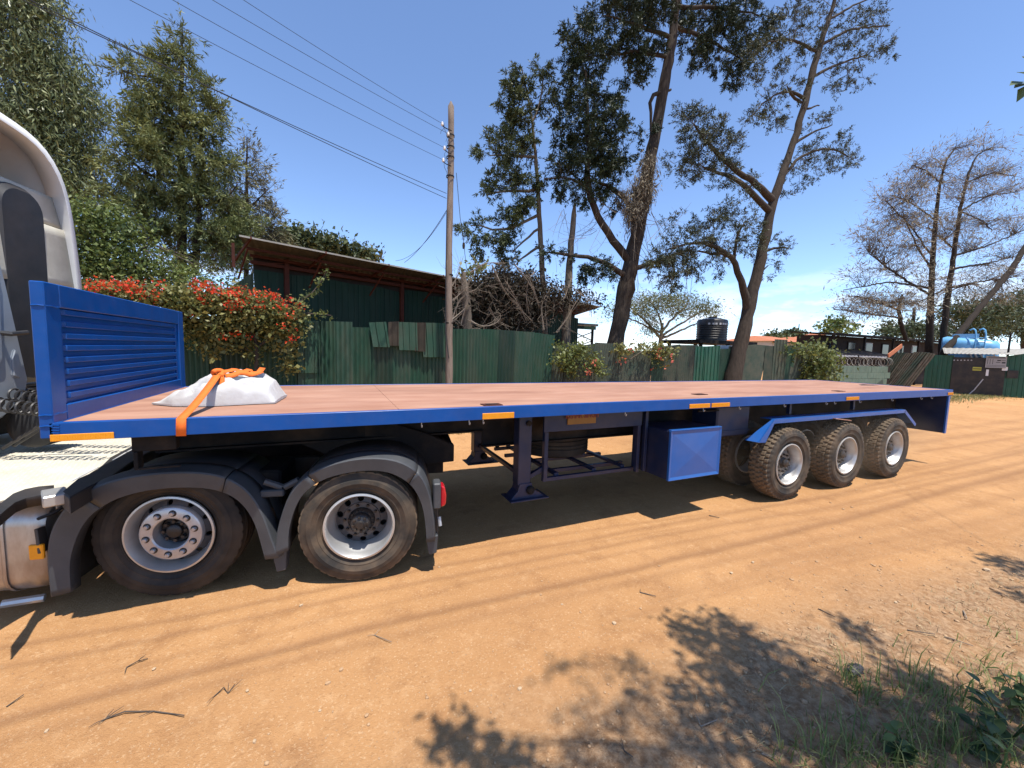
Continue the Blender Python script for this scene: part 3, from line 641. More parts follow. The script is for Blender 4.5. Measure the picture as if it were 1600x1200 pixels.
# catwalk of chequer plate with raised pattern
zc = .97
def Lz(px, py, z=zc): a = loc_(AZ(px, py, z)); return (a[0], a[1])
cpoly = [Lz(-90, 812), Lz(-10, 786), Lz(40, 772), Lz(96, 768), Lz(168, 722), Lz(236, 681), Lz(150, 668), Lz(20, 668), Lz(-90, 690)]
CW = MB().prism(cpoly, zc-.012, zc, 'z').build('catwalk_plate', chk, TU)
def inside(x, y, poly):
    c_ = False; n_ = len(poly)
    for a in range(n_):
        (x1, y1), (x2, y2) = poly[a], poly[a-1]
        if (y1 > y) != (y2 > y) and x < (x2-x1)*(y-y1)/(y2-y1)+x1: c_ = not c_
    return c_
m = MB()
for i in range(60):
    for j in range(80):
        s = -3.6+i*.034+(.017 if j % 2 else 0); t_ = -.45+j*.034
        if not inside(s, t_, cpoly): continue
        a = .35 if (i+j) % 2 else -.35
        dx, dy = .0125*math.cos(a), .0125*math.sin(a); nx_, ny_ = -.004*math.sin(a), .004*math.cos(a)
        m.add([(s-dx, t_-dy, zc), (s+nx_, t_+ny_, zc), (s+dx, t_+dy, zc), (s-nx_, t_-ny_, zc), (s, t_, zc+.005)], [(0, 1, 4), (1, 2, 4), (2, 3, 4), (3, 0, 4)])
m.build('chequer_studs', chk, CW)['kind'] = 'stuff'
ze_ = zc+.03
ES = MB().prism([Lz(96, 768, ze_), Lz(120, 748, ze_), Lz(150, 735, ze_), Lz(172, 714, ze_), Lz(205, 697, ze_), Lz(240, 679, ze_), Lz(268, 676, ze_), Lz(240, 702, ze_), Lz(205, 722, ze_), Lz(178, 742, ze_), Lz(140, 760, ze_), Lz(108, 778, ze_)], zc-.09, ze_, 'z').build('catwalk_edge', blackpl, TU, bevel=.008)
for (a, b_) in (((112, 752), (153, 730)), ((177, 719), (197, 707)), ((199, 706), (244, 684))):
    q1, q2 = Lz(*a, ze_+.002), Lz(*b_, ze_+.002); m = MB().bar((*q1, ze_+.003), (*q2, ze_+.003), .014, .003); m.build('edge_strip', pale, ES)
q_ = [Lz(63, 772), Lz(103, 765), Lz(108, 776), Lz(66, 784)]; MB().prism(q_, zc-.05, zc+.028, 'z').build('edge_end_cap', silver, ES, bevel=.008)
def curveband(pix, wd, z0_, z1_, m_, nm):
    A_ = [Lz(a, b_, z1_) for a, b_ in pix]; B_ = [Lz(a, b_+wd, z1_) for a, b_ in pix]
    return MB().grid([[(*a, z1_-.004) for a in A_], [(*a, z1_+.01) for a in A_], [(*b_, z1_) for b_ in B_], [(*b_, z0_) for b_ in B_]]).build(nm, m_, TU, smooth=40, solid=.01)
curveband([(-30, 812), (0, 792), (8, 785), (22, 774), (40, 767), (60, 763), (84, 761)], 12, zc-.05, zc+.015, blackpl, 'step_edge')
m = MB()
for k in range(6): a = PT(6+k*4.6, 796-k*2.6, -.03); m.lathe([(0, -.004), (.010, -.004), (.012, 0)], 10, (a[0], -.035, a[2]))
m.build('step_perforation', silver, TU)['kind'] = 'stuff'
# fuel tank
def rrect(s0, s1, z0, z1, r, n=6):
    o = []
    for cx_, cz_, a in ((s1-r, z1-r, 0), (s0+r, z1-r, 90), (s0+r, z0+r, 180), (s1-r, z0+r, 270)):
        for k in range(n+1): b_ = rad(a+90*k/n); o.append((cx_+r*math.cos(b_), cz_+r*math.sin(b_)))
    return o
m = MB(); st_ = []
for s, sc_ in ((-3.6, .90), (-3.55, 1.0), (-2.32, 1.0), (-2.25, .975), (-2.215, .90)):
    st_.append([(s, .36+(u-.36)*sc_, .50+(v-.50)*sc_) for u, v in rrect(.02, .70, .155, .845, .16)])
for r_ in st_: r_.append(r_[0])
m.grid(st_); m.add(st_[-1][:-1], [tuple(range(len(st_[-1])-1))]); m.add(st_[0][:-1], [tuple(range(len(st_[0])-1))])
FT = m.build('fuel_tank', tankm, TU, smooth=50)
for s in (-3.0, -2.44):
    m = MB(); rr = rrect(.012, .708, .147, .853, .165); rr.append(rr[0]); m.grid([[(s-.012, u, v) for u, v in rr], [(s+.012, u, v) for u, v in rr]]); m.build('tank_strap', tankm, FT, smooth=40, solid=.006)
fc = PT(58, 783, .15)
m = MB(); m.lathe([(0, .055), (.055, .055), (.07, .045), (.075, .0), (.065, -.05)], 28, (-2.36, .17, .855), 'z'); 
for k in range(9): a = 2*math.pi*k/9; m.box((-2.36+.05*math.cos(a)-.008, .17+.05*math.sin(a)-.008, .905), (-2.36+.05*math.cos(a)+.008, .17+.05*math.sin(a)+.008, .918))
m.build('filler_cap', blackpl, FT, 40)
MB().lathe([(0, .0), (.05, .0), (.055, -.04), (.05, -.09)], 20, (-2.235, .2, .83), 'z').build('breather', tankm, FT, 40)
a = PT(60, 860, -.03)
m = MB().bar((a[0]-.005, .0, a[2]+.16), (a[0]+.02, -.02, a[2]-.02), .02, .07, (0, 1, 0)); m.build('marker_arm', blackpl, TU, bevel=.004)
ML = MB().box((a[0]-.045, -.05, a[2]-.062), (a[0]+.04, -.025, a[2]+.05)).build('side_marker', amber, TU, bevel=.006)
MB().tube([(-2.3, .1, .70), (-2.24, .04, .74), (-2.18, .08, .76), (-2.14, .15, .80)], .012, 6).build('marker_cable', wirem, TU, 40)
m = MB().tube([(-2.5, .05, .02+.08), (-2.3, .12, .08)], .03, 8); m.build('lower_step', silver, TU, 40)
# cab
s0 = -3.4
CB = pivot('cab', TU)
def arch(s, inset=0, z_low=1.45, t0=.02, t1=2.175, top=4.13):
    pts = [(t0, z_low), (t0+.02, 2.7), (t0+.14, 3.75), (t0+.40, 4.10), (t0+.75, top), ((t0+t1)/2, top+.03), (t1-.42, top-.03), (t1-.22, 3.93), (t1-.115, 3.70), (t1-.06, 3.3), (t1-.01, 2.7), (t1, z_low)]
    c_ = np.array([(t0+t1)/2, 2.6]); q_ = smooth_line(pts, 60)
    d_ = (q_-c_); d_ = d_/np.linalg.norm(d_, axis=1)[:, None]
    return [(s, float(u), float(v)) for u, v in q_-d_*inset]
# roof and side fairing shell, open to the rear
MB().grid([arch(s0+.12), arch(s0), arch(s0-.5), arch(s0-1.2, .06), arch(s0-1.9, .30)]).build('wind_deflector', white_pl, CB, smooth=50, solid=.03)
MB().grid([arch(s0+.125), arch(s0+.125, .055), arch(s0-.02, .075)]).build('deflector_lip', white_pl, CB, smooth=40, solid=.008)
vis = [q_ for q_ in arch(s0, -.015) if q_[2] > 3.66]
MB().grid([[(s0+.03, a[1], a[2]) for a in vis], [(s0+.10, a[1], a[2]) for a in vis]]).build('visor_strip', white_pl, CB, smooth=40, solid=.014)
ins = .05
for za, zb, ds in ((3.62, 4.16, -.60), (3.28, 3.60, -.16), (2.62, 3.27, -.11), (2.35, 2.61, -.20)):
    poly = [p for p in arch(s0, ins) if za-.001 <= p[2] <= zb+.001]
    tl = [p[1] for p in poly if p[1] > 1.2]; 
    if not tl: continue
    left = [(p[1], p[2]) for p in poly]
    left = left+[(2.2, za)] if False else left
    rows = []
    for z in np.linspace(za+.004, zb, 8):
        A_ = arch(s0, ins); ta = [p for p in A_ if p[1] < 1.17]; tb = [p for p in A_ if p[1] > 1.17]
        lo = np.interp(z, [p[2] for p in ta], [p[1] for p in ta]); hi = np.interp(z, [p[2] for p in tb][::-1], [p[1] for p in tb][::-1])
        tilt = (z-za)/(zb-za)*(-.5 if za > 3.5 else -.03)
        rows.append([(s0+ds+.2+tilt, float(lo+(hi-lo)*k/6), float(z)) for k in range(7)])
    MB().grid(rows).build('inner_panel', shaded_in if za > 3.5 else cream, CB, smooth=40, solid=.02)
MB().box((s0-.2, .12, 2.595), (s0+.02, 2.11, 2.625)).build('panel_ledge', cream, CB, bevel=.006); MB().box((s0-.25, .12, 3.27), (s0-.05, 2.06, 3.29)).build('panel_ledge', cream, CB, bevel=.006)
# rear wall and body
MB().box((s0-2.0, .05, 1.15), (s0-.22, 2.27, 2.34)).build('cab_body', greycab, CB, bevel=.06, seg=3)
def PSt(px, py, s): a = PS(px, py, s); return (a[1], a[2])
pl = [PSt(-60, 405, s0+.2), PSt(4, 410, s0+.2), PSt(12, 440, s0+.2), PSt(20, 475, s0+.2), PSt(36, 545, s0+.2), PSt(47, 592, s0+.2), PSt(44, 612, s0+.2), PSt(30, 632, s0+.2), PSt(10, 652, s0+.2), PSt(-60, 690, s0+.2)]
MB().prism(pl, s0-.1, s0+.2, 'x').build('rear_wall_panel', greycab, CB, bevel=.03, seg=3)
pl = [PSt(18, 560, s0+.21), PSt(22, 545, s0+.21), PSt(28, 547, s0+.21), PSt(36, 580, s0+.21), PSt(32, 592, s0+.21), PSt(20, 588, s0+.21)]
MB().prism(pl, s0+.18, s0+.215, 'x').build('pressed_panel', greycab, CB, bevel=.012, seg=2)
pl = [PSt(-60, 420, s0+.21), PSt(-2, 425, s0+.21), PSt(3, 560, s0+.21), PSt(0, 568, s0+.21), PSt(-60, 580, s0+.21)]
MB().prism(pl, s0+.18, s0+.222, 'x').build('pressed_panel', greycab, CB, bevel=.012, seg=2)
a = PS(22, 522, s0+.24); MB().tube([(s0+.2, a[1]-.10, a[2]+.01), (s0+.26, a[1]-.06, a[2]), (s0+.26, a[1]+.1, a[2]+.02)], .022, 8).build('grab_handle', blackpl, CB, 40)
m = MB(); rr = rrect(1.30, 1.80, 1.62, 3.56, .20, 6)
m.grid([[(s0+.02-.16, u, v) for u, v in rr+rr[:1]], [(s0+.05, u, v) for u, v in rr+rr[:1]], [(s0+.10, 1.55+(u-1.55)*.86, 2.6+(v-2.6)*.95) for u, v in rr+rr[:1]]]); m.add([(s0+.10, 1.55+(u-1.55)*.86, 2.6+(v-2.6)*.95) for u, v in rr], [tuple(range(len(rr)))])
m.build('air_intake_duct', blackpl, CB, smooth=40)
m = MB()
for k in range(7): m.box((s0-.1, 1.5, 1.36+k*.034), (s0-.04, 1.85, 1.38+k*.034))
m.build('vent_slats', greypl, CB)['kind'] = 'stuff'
MB().box((s0-.2, .2, 1.1), (s0-.12, 2.1, 1.55)).build('lower_rear_wall', steel_dk, CB, bevel=.02)
m = MB().lathe([(0, -.06), (.16, -.06), (.2, -.04), (.2, .2), (0, .2)], 24, (s0+.32, 1.22, 1.22), 'y'); m.build('air_filter', blackpl, TU, 40, bevel=0)
# coiled air hoses from the cab to the trailer
def coil(p, q_, r, turns, wr):
    p = Vector(p); q_ = Vector(q_); d = q_-p; e1 = d.normalized().orthogonal().normalized(); e2 = d.normalized().cross(e1); pts = []
    n = turns*14
    for i in range(n+1):
        u = i/n; sag = -.10*4*u*(1-u); a = 2*math.pi*turns*u; pts.append(p+d*u+Vector((0, 0, sag))+(e1*math.cos(a)+e2*math.sin(a))*r)
    return MB().tube(pts, wr, 5)
for k, (tt, zz_) in enumerate(((.62, 1.62), (.85, 1.66), (1.08, 1.62))):
    coil((s0-.08, tt+.35, zz_-.02), (-2.12-.19*tt, tt+.1, zz_-.12), .055, 20, .0095).build('coiled_air_hose', blackpl, TU, 60)
for tt in (.9, 1.0): MB().tube([(-3.1, tt, 1.08), (-2.8, tt, 1.3), (-2.45, tt-.05, 1.45)], .014, 6).build('air_pipe', blackpl, TU, 40)
# ================================================================== sack and strap
def bump(u, v, s): return (fbm(np.array(u), np.array(v), s, 1., 3))
n1, n2 = 110, 72; rows_t = []; a0 = Vector((.42, .55, 0)); 
SX0, SX1, SY0, SY1 = .27, 1.19, .60, 1.25
U, V = np.meshgrid(np.linspace(0, 1, n1), np.linspace(0, 1, n2), indexing='ij')
hgt = (np.clip(4*U*(1-U), 0, 1)**.55)*(np.clip(4*V*(1-V), 0, 1)**.35)
prof_u = np.interp(U, [0, .10, .25, .45, .62, .80, .93, 1], [.03, .22, .55, .98, 1.0, .95, .72, .10])
hz = .25*prof_u*(np.clip(4*V*(1-V), 0, 1)**.33)
wr = fbm(U, V, 41, 4, 3, .6)*.09-np.abs(fbm(U*2.2+V*1.2, V-U*.8, 43, 4.0, 2))*.16-np.abs(fbm(U*.9+V*.6, V*2.4-U*.5, 47, 5, 2))*.10-np.abs(fbm(U*1.6-V, V*1.5+U, 59, 9, 2))*.03+.05
wr = fbm(U, V, 41, 3.5, 3, .6)*.07
cr_ = random.Random(5)
for k in range(34):      # creases running out from the knot and across the cloth
    if k < 12: pu, pv = .52, .3; an = cr_.uniform(0, 6.28); ln2 = cr_.uniform(.15, .42); qu, qv = pu+ln2*math.cos(an), pv+ln2*1.2*math.sin(an); pu += .06*math.cos(an); pv += .08*math.sin(an)
    else: pu, pv = cr_.uniform(.05, .95), cr_.uniform(0, .75)**1.4; an = cr_.gauss(.2, .6); ln2 = cr_.uniform(.08, .28); qu, qv = pu+ln2*math.cos(an), pv+ln2*math.sin(an)
    du, dv2 = qu-pu, qv-pv; tt_ = np.clip(((U-pu)*du+(V-pv)*dv2)/(du*du+dv2*dv2), 0, 1); dx_, dy_ = U-pu-tt_*du, (V-pv-tt_*dv2)*.75; dd_ = np.hypot(dx_, dy_)*np.where(dx_*dv2-dy_*du > 0, 1, -1); w3 = cr_.uniform(.012, .03); dp = cr_.uniform(.018, .042)*np.sin(np.pi*np.clip(tt_, .08, .92))
    wr = wr-dp*np.exp(-(dd_/w3)**2)+dp*.8*np.exp(-((dd_-2*w3)/(1.3*w3))**2)
hz = hz+wr*np.clip(hgt*1.4, 0, 1)
xs_ = SX0+(SX1-SX0)*U+.05*(V-.5)+.02*fbm(U, V, 4, 6); ysz = SY0+(SY1-SY0)*V-.04*np.sin(U*5)*(1-V)+.02*fbm(U, V, 8, 6)
pinch = np.interp(U, [0, .2, .5, 1], [.35, .75, 1, .92]); ysz = (SY0+SY1)/2+(ysz-(SY0+SY1)/2)*pinch
top = np.stack([xs_, ysz, H+.004+np.maximum(hz, .012)], 2)
m = MB(); m.grid([[tuple(top[i, j]) for j in range(n2)] for i in range(n1)])
bot = [[(top[i, j][0], top[i, j][1], H+.002) for j in range(n2)] for i in range(n1)]
m.grid(bot)
ring = [(i, 0) for i in range(n1)]+[(n1-1, j) for j in range(n2)]+[(i, n2-1) for i in range(n1-1, -1, -1)]+[(0, j) for j in range(n2-1, -1, -1)]
m.grid([[tuple(top[i, j]) for i, j in ring], [bot[i][j] for i, j in ring]])
sk = m.build('white_sack', sackm, None, smooth=50); tag(sk, 'crumpled white woven sack lying on the flatbed behind the blue headboard', 'sack')
def topz(x, y):
    d = (top[..., 0]-x)**2+(top[..., 1]-y)**2; i = np.unravel_index(d.argmin(), d.shape); return float(top[i][2]) if d.min() < .004 else H
def ribbon(pts, wd, flat=None):
    pts = [Vector(p) for p in pts]; r1 = []; r2 = []
    for i, p in enumerate(pts):
        d = pts[min(i+1, len(pts)-1)]-pts[max(i-1, 0)]; up = flat[i] if flat else Vector((0, 0, 1)); s = d.cross(up); s = s.normalized()*wd/2; r1.append(p-s); r2.append(p+s)
    return [r1, r2]
ST = thing('cargo_strap', 'orange webbing strap knotted over the white sack and hooked on the blue rail', 'strap', (0, 0, 0))
xa, ya = .70, 0
pts = [(.668, -.012, H-.125), (.670, -.012, H-.06), (.672, -.010, H-.002)]; fl = [Vector((0, -1, 0))]*2+[Vector((0, -.7, .7))]
kx, ky = .735, .74; kz = topz(kx, ky)+.035
for k in range(1, 10):
    u = k/9; x = .672+(kx-.672)*u; y = ky*u; z = H+.006+(kz-H)*(u**1.25); pts.append((x, y, max(z, topz(x, y)+.006))); fl.append(Vector((0, -.35, 1)))
rr = ribbon(pts, .058, fl); MB().grid(rr).build('strap_tail', orange, ST, smooth=60, solid=.003)
pts = []; 
for u in np.linspace(0, 1, 12):
    x = kx+.02+u*.27; y = ky+.02+u*.24; pts.append((x, y, topz(x, y)+.016+.014*math.sin(math.pi*u)))
m = MB().grid(ribbon(pts, .05, [Vector((0, -.6, 1))]*12))
pts = []
for u in np.linspace(0, 1, 12):
    x = kx+.03+u*.20; y = ky-.01+u*.10; pts.append((x+.02, y, topz(x, y)+.022+.012*math.sin(math.pi*u)))
pts += [(kx+.285, ky+.12, topz(kx+.28, ky+.12)+.04), (kx+.30, ky+.22, topz(kx+.30, ky+.22)+.05)]
m2 = MB().grid(ribbon(pts, .05, [Vector((0, -.9, .6))]*14))
m.build('strap_loop', orange, ST, smooth=60, solid=.003); m2.build('strap_loop', orange, ST, smooth=60, solid=.003)
m = MB()
pts = [Vector((kx+.034*math.cos(a), ky-.02+.02*math.sin(2*a), kz+.006+.026*math.sin(a))) for a in np.linspace(0, 2*math.pi*1.6, 26)]
m.grid(ribbon(pts, .035, [Vector((.2, -1, .3))]*26)); m.build('strap_knot', orange, ST, smooth=60, solid=.004)
pts = [(kx+.01, ky-.02, kz+.01), (kx+.03, ky-.05, kz-.04), (kx+.035, ky-.07, kz-.09), (kx+.03, ky-.08, kz-.13)]
MB().grid(ribbon(pts, .045, [Vector((.1, -1, .2))]*4)).build('strap_end', orange, ST, smooth=60, solid=.003)
# ================================================================== vegetation tools
def unit(a): return a/np.maximum(np.linalg.norm(a, axis=-1, keepdims=True), 1e-9)
def leaves(P, D, Nn, Ls, Ws, fold=.0):
    # diamond leaves: base, side, tip, side
    D = unit(D); S = unit(np.cross(D, Nn)); Ls = Ls[:, None]; Ws = Ws[:, None]
    up = np.cross(S, D)
    v = np.stack([P, P+D*Ls*.45+S*Ws*.5+up*Ws*fold, P+D*Ls, P+D*Ls*.45-S*Ws*.5+up*Ws*fold], 1).reshape(-1, 3)
    return v, np.arange(len(P)*4).reshape(-1, 4)
def tubes_mesh(name, segs, mat, n=3):
    # segs: list of (points, radii) -> one mesh, numpy
    V = []; F = []; b = 0
    ang = np.arange(n)*2*np.pi/n; ca, sa = np.cos(ang), np.sin(ang)
    for pts, rs in segs:
        pts = np.asarray(pts, float); k = len(pts); d = unit(np.gradient(pts, axis=0)); ref = np.where(np.abs(d[:, 2:3]) > .9, np.array([[1., 0, 0]]), np.array([[0, 0, 1.]]))
        e1 = unit(np.cross(d, ref)); e2 = np.cross(d, e1); rs = np.broadcast_to(np.asarray(rs, float), (k,))[:, None, None]
        V.append((pts[:, None]+(e1[:, None]*ca[None, :, None]+e2[:, None]*sa[None, :, None])*rs).reshape(-1, 3))
        i = np.arange(k-1)[:, None]*n; j = np.arange(n)[None]; j2 = (j+1) % n
        F.append((np.stack([i+j, i+j2, i+n+j2, i+n+j], -1)+b).reshape(-1, 4)); b += k*n
    return fast_mesh(name, np.concatenate(V), np.concatenate(F), None, mat, smooth=True)
def line3(pts, Y, n=None, wob=0, wseed=1):
    W_ = []; R_ = []
    for p in pts:
        px, py, r = p[:3]; dy = p[3] if len(p) > 3 else 0
        q_ = AY(px, py, Y+dy); W_.append(q_); R_.append(r*pxm(q_))
    W_ = np.array(W_); R_ = np.array(R_); d = np.r_[0, np.cumsum(np.linalg.norm(np.diff(W_, axis=0), axis=1))]
    n = n or max(6, int(d[-1]/.35)); u = np.linspace(0, d[-1], n); o = np.stack([np.interp(u, d, W_[:, i]) for i in range(3)], 1); r = np.interp(u, d, R_)
    for _ in range(2): o[1:-1] = (o[:-2]+2*o[1:-1]+o[2:])/4
    if wob: o[1:-1] += rng.normal(0, wob, (n-2, 3))
    return o, r
KD = 2.3
def plant(name, label, cat, Y, trunk=(), branches=(), blobs=(), leafm=None, style='spray', L=.2, W=.07, K=1.0, per=10, spread=.28, barkm=None, twm=None, group=None, twig_r=.010, tw_every=3, maxd=4., bare=(), crown='crown', flowers=None, droop=.2, tint_bias=.5, lsz=.4, base=True, twn=3, bsc=.85):
    c0 = AY(trunk[0][0], trunk[0][1], Y) if len(trunk) else AY(blobs[0][0], blobs[0][1], Y)
    T = thing(name, label, cat, (float(c0[0]), float(Y), 0), 0, group); off = np.array([c0[0], Y, 0.])
    sk = []
    if len(trunk):
        o, r = line3(trunk, Y, wob=.012)
        if base and o[0][2] > .05: o = np.vstack([[o[0][0], o[0][1], -.15], o]); r = np.r_[r[0]*1.15, r]
        r = r*.79; m = MB(off); m.tube(o, r*(1+rng.normal(0, .05, len(r))), 10); m.build('trunk', barkm, T, smooth=60); sk.append(o)
    for bp in branches:
        o, r = line3(bp, Y, wob=.02); r = r*bsc; m = MB(off); m.tube(o, r, 7); m.build('branch', barkm, T, smooth=60); sk.append(o)
    S = np.concatenate(sk) if sk else None
    C = []; TB_ = []
    for bl in blobs:
        px, py, rx, ry = bl[:4]; den = bl[4] if len(bl) > 4 else 1; dY = bl[5] if len(bl) > 5 else 0
        c = AY(px, py, Y+dY); s = pxm(c); n = max(3, int(KD*K*den*rx*ry/36))
        q_ = rng.normal(size=(n, 3)); q_ = unit(q_)*(rng.random((n, 1))**.45)
        q_[:, 0] *= rx*s*1.0; q_[:, 1] *= min(rx*s*.9, 2.2); q_[:, 2] *= ry*s
        ax = np.array([_r0, [-_r0[1], _r0[0], 0], [0, 0, 1]])
        C.append(c+q_@ax); TB_.append(np.clip(rng.normal(tint_bias, .22, n)+q_[:, 2]/(ry*s)*.12, 0, 1))
    if C:
        C = np.concatenate(C); TB_ = np.concatenate(TB_)
        if S is not None:
            dd = np.linalg.norm(C[:, None]-S[None], axis=2); near = S[dd.argmin(1)]; dm = dd.min(1)
        else: near = C-np.array([0, 0, .5]); dm = np.full(len(C), .5)
        segs = []
        if twm:
            for i in range(0, len(C), tw_every*2 if tw_every > 1 else 1):
                if dm[i] > maxd: continue
                a, b_ = near[i], C[i]; mid = (a+b_)/2+rng.normal(0, .07*dm[i]+.02, 3)+np.array([0, 0, .06*dm[i]]); mid2 = a*.2+b_*.8+rng.normal(0, .04*dm[i]+.01, 3)
                segs.append(([a-off, mid-off, mid2-off, b_-off], [twig_r*(1+dm[i]*.5), twig_r*.9, twig_r*.6, twig_r*.35]))
                for _ in range(twn):
                    e_ = b_+rng.normal(0, spread*1.1, 3); segs.append(([mid2-off, (mid2+e_)/2+rng.normal(0, .03, 3)-off, e_-off], [twig_r*.5, twig_r*.35, twig_r*.2]))
        if leafm is not None:
            n = len(C); k = int(per*1.25); base_d = unit(C-near)
            P = np.repeat(C, k, 0)+rng.normal(size=(n*k, 3))*spread*np.array([1, 1, .75]); bd = np.repeat(base_d, k, 0); rd = rng.normal(size=(n*k, 3))
            if style == 'spray':      # little fronds: an axis per frond, leaves set along it
                nf = 3 if per < 60 else 6; fr = rng.normal(size=(n*nf, 3)); ax_ = unit(np.repeat(base_d, nf, 0)*.75+fr*.7+np.array([0, 0, -droop])); fl_ = rng.uniform(.6, 1.5, n*nf)*spread*1.7; k2 = max(3, int(per*1.7/nf)); tt = rng.random((n*nf*k2, 1))
                st_ = np.repeat(C, nf, 0)+fr*spread*.25; P = np.repeat(st_, k2, 0)+np.repeat(ax_*fl_[:, None], k2, 0)*tt+np.array([0, 0, -droop*.35])*spread*tt**2
                rd = rng.normal(size=P.shape); P = P+rd*spread*.07; D = np.repeat(ax_, k2, 0)*.8+rd*.55; k = nf*k2
            elif style == 'droop': D = rd*.6+np.array([0, 0, -.9])
            else: D = rd+np.array([0, 0, -.2])
            Nn = rng.normal(size=(n*k, 3))+np.array([0, 0, .9 if style != 'droop' else .2])
            sz = np.clip(rng.normal(1, lsz, n*k), .4, 2.2); v, f_ = leaves(P-off, D, Nn, L*sz, W*sz*rng.uniform(.8, 1.2, n*k), .12)
            tint = np.clip(np.repeat(TB_, k)+rng.normal(0, .14, n*k), 0, 1)
            o = link(crown, fast_mesh(crown, v, f_, tint, leafm), T)
        if segs: o = link('twigs', tubes_mesh('twigs', segs, twm), T); o['kind'] = 'stuff'
    if flowers:
        fb, fm, fl, fk, fp = flowers; C2 = []
        for px, py, rx, ry in fb:
            c = AY(px, py, Y-.25); s = pxm(c); n = max(2, int(rx*ry*fk)); q_ = rng.normal(size=(n, 3))*np.array([.5*rx*s, .25, .5*ry*s]); C2.append(c+q_@np.array([_r0, [-_r0[1], _r0[0], 0], [0, 0, 1]]))
        C2 = np.concatenate(C2); n = len(C2); P = np.repeat(C2, fp, 0)+rng.normal(size=(n*fp, 3))*.05; D = rng.normal(size=(n*fp, 3))+np.array([0, -.4, .3]); Nn = rng.normal(size=(n*fp, 3))
        v, f_ = leaves(P-off, D, Nn, np.full(n*fp, fl), np.full(n*fp, fl*.8), .2); link('flowers', fast_mesh('flowers', v, f_, np.clip(rng.normal(.5, .3, n*fp), 0, 1), fm), T)['kind'] = 'stuff'
    for bp, rr in bare:
        o, r = line3(bp, Y, wob=.03); m = MB(off); m.tube(o, r, 5); m.build('dead_branch', rr, T, smooth=60)
    return T
lf_euc = leafmat('eucalyptus_leaf', (.06, .086, .034), (.26, .28, .12), .15, .42)
lf_bush = leafmat('bright_leaf', (.048, .08, .022), (.20, .24, .065), .3)
lf_cyp = leafmat('cypress_leaf', (.06, .088, .028), (.25, .26, .09), .15, .6)
lf_dry = leafmat('dry_cypress_leaf', (.10, .09, .05), (.20, .18, .09), .15, .7)
lf_con = leafmat('conifer_leaf', (.026, .044, .019), (.10, .12, .045), .12, .55)
lf_dark = leafmat('dark_conifer_leaf', (.012, .024, .011), (.038, .055, .022), .1, .55)
lf_flat = leafmat('olive_conifer_leaf', (.022, .034, .017), (.08, .085, .04), .12, .6)
lf_aca = leafmat('acacia_leaf', (.09, .115, .045), (.20, .21, .10), .3, .6)
lf_bou = leafmat('bougainvillea_leaf', (.065, .085, .022), (.30, .27, .09), .3)
fl_red = leafmat('red_bract', (.62, .030, .015), (.80, .12, .035), .35, .6)
fl_pink = leafmat('pink_bract', (.60, .12, .12), (.65, .22, .10), .35, .6)
lf_bare = leafmat('withered_needles', (.15, .125, .09), (.36, .31, .22), .15, .8)
lf_far = leafmat('far_leaf', (.03, .045, .018), (.11, .13, .05), .2)
lf_hedge = leafmat('hedge_leaf', (.05, .075, .02), (.22, .24, .07), .3)
grass_fg = leafmat('green_grass_blade', (.085, .145, .03), (.36, .36, .13), .35, .55)
grassm = leafmat('grass_blade', (.07, .105, .025), (.34, .30, .13), .3, .6)
# ================================================================== fence
def iron_sheet(x0, x1, z0, za, zb, y, m, parent, lean=0, prof='wave', name='iron_sheet', tilt=0., off=(0, 0, 0), amp=.020):
    wdt = x1-x0; pitch = .10 if prof == 'wave' else .19; n = max(2, int(round(wdt/pitch))); u = []; x1 += .025; wdt += .025
    for k in range(n):
        if prof == 'wave': u += [(k+0, .0), (k+.25, amp), (k+.5, 0), (k+.75, -amp)]
        else: u += [(k+0, 0), (k+.68, 0), (k+.74, -.028), (k+.94, -.028)]
    u.append((n, 0)); rows = []
    for fz in (0, .5, 1):
        row = []
        for a, dy in u:
            t_ = a/n; zt = za+(zb-za)*t_; z = z0+(zt-z0)*fz; row.append((x0+wdt*t_+lean*fz, y+dy+tilt*fz+.012*math.sin(t_*3+fz*2), z))
        rows.append(row)
    return MB(off).grid(rows).build(name, m, parent, smooth=30 if prof == 'wave' else 0)
FE = thing('corrugated_fence', 'long patched fence of green corrugated iron sheets behind the trailer', 'fence', (0, 7.8, 0)); fo = (0, 7.8, 0)
x = -17.4
while x < .75:
    iron_sheet(x, x+.80, -.1, 2.55+.08*rnd.random(), 2.55+.08*rnd.random(), 7.8+.02*rnd.random(), rnd.choice((green_sheet, green_dark)), FE, .02*rnd.uniform(-1, 1), 'wave', off=fo); x += .78
def fs(p0, p1, y0, y1, m, lean=0, prof='wave', dy=0, z0=-.1, tilt=0):
    A_, B_ = AY(p0, y0, 7.8+dy), AY(p1, y1, 7.8+dy); iron_sheet(A_[0]-lean, B_[0]-lean, z0, A_[2], B_[2], 7.8+dy, m, FE, lean, prof, tilt=tilt, off=fo)
fs(466, 495, 500, 502, green_sheet, .06, 'box', -.05); fs(490, 522, 501, 502, green_sheet); fs(520, 549, 502, 503, green_pale, dy=.01); fs(545, 584, 511, 512, green_sheet, dy=.02); fs(580, 612, 515, 515, green_dark, dy=.01); fs(610, 640, 515, 515, green_pale, dy=.02); fs(636, 672, 515, 515, green_sheet, dy=.03); fs(669, 700, 515, 515, green_pale, dy=.01)
def patch(p0, p1, y0, y1, yb, m, lean=0):
    A_, B_, Cc = AY(p0, y0, 7.7), AY(p1, y1, 7.7), AY(p0, yb, 7.7); iron_sheet(A_[0], B_[0], Cc[2], A_[2], B_[2], 7.70, m, FE, lean, 'box', 'patch_sheet', .03, off=fo)
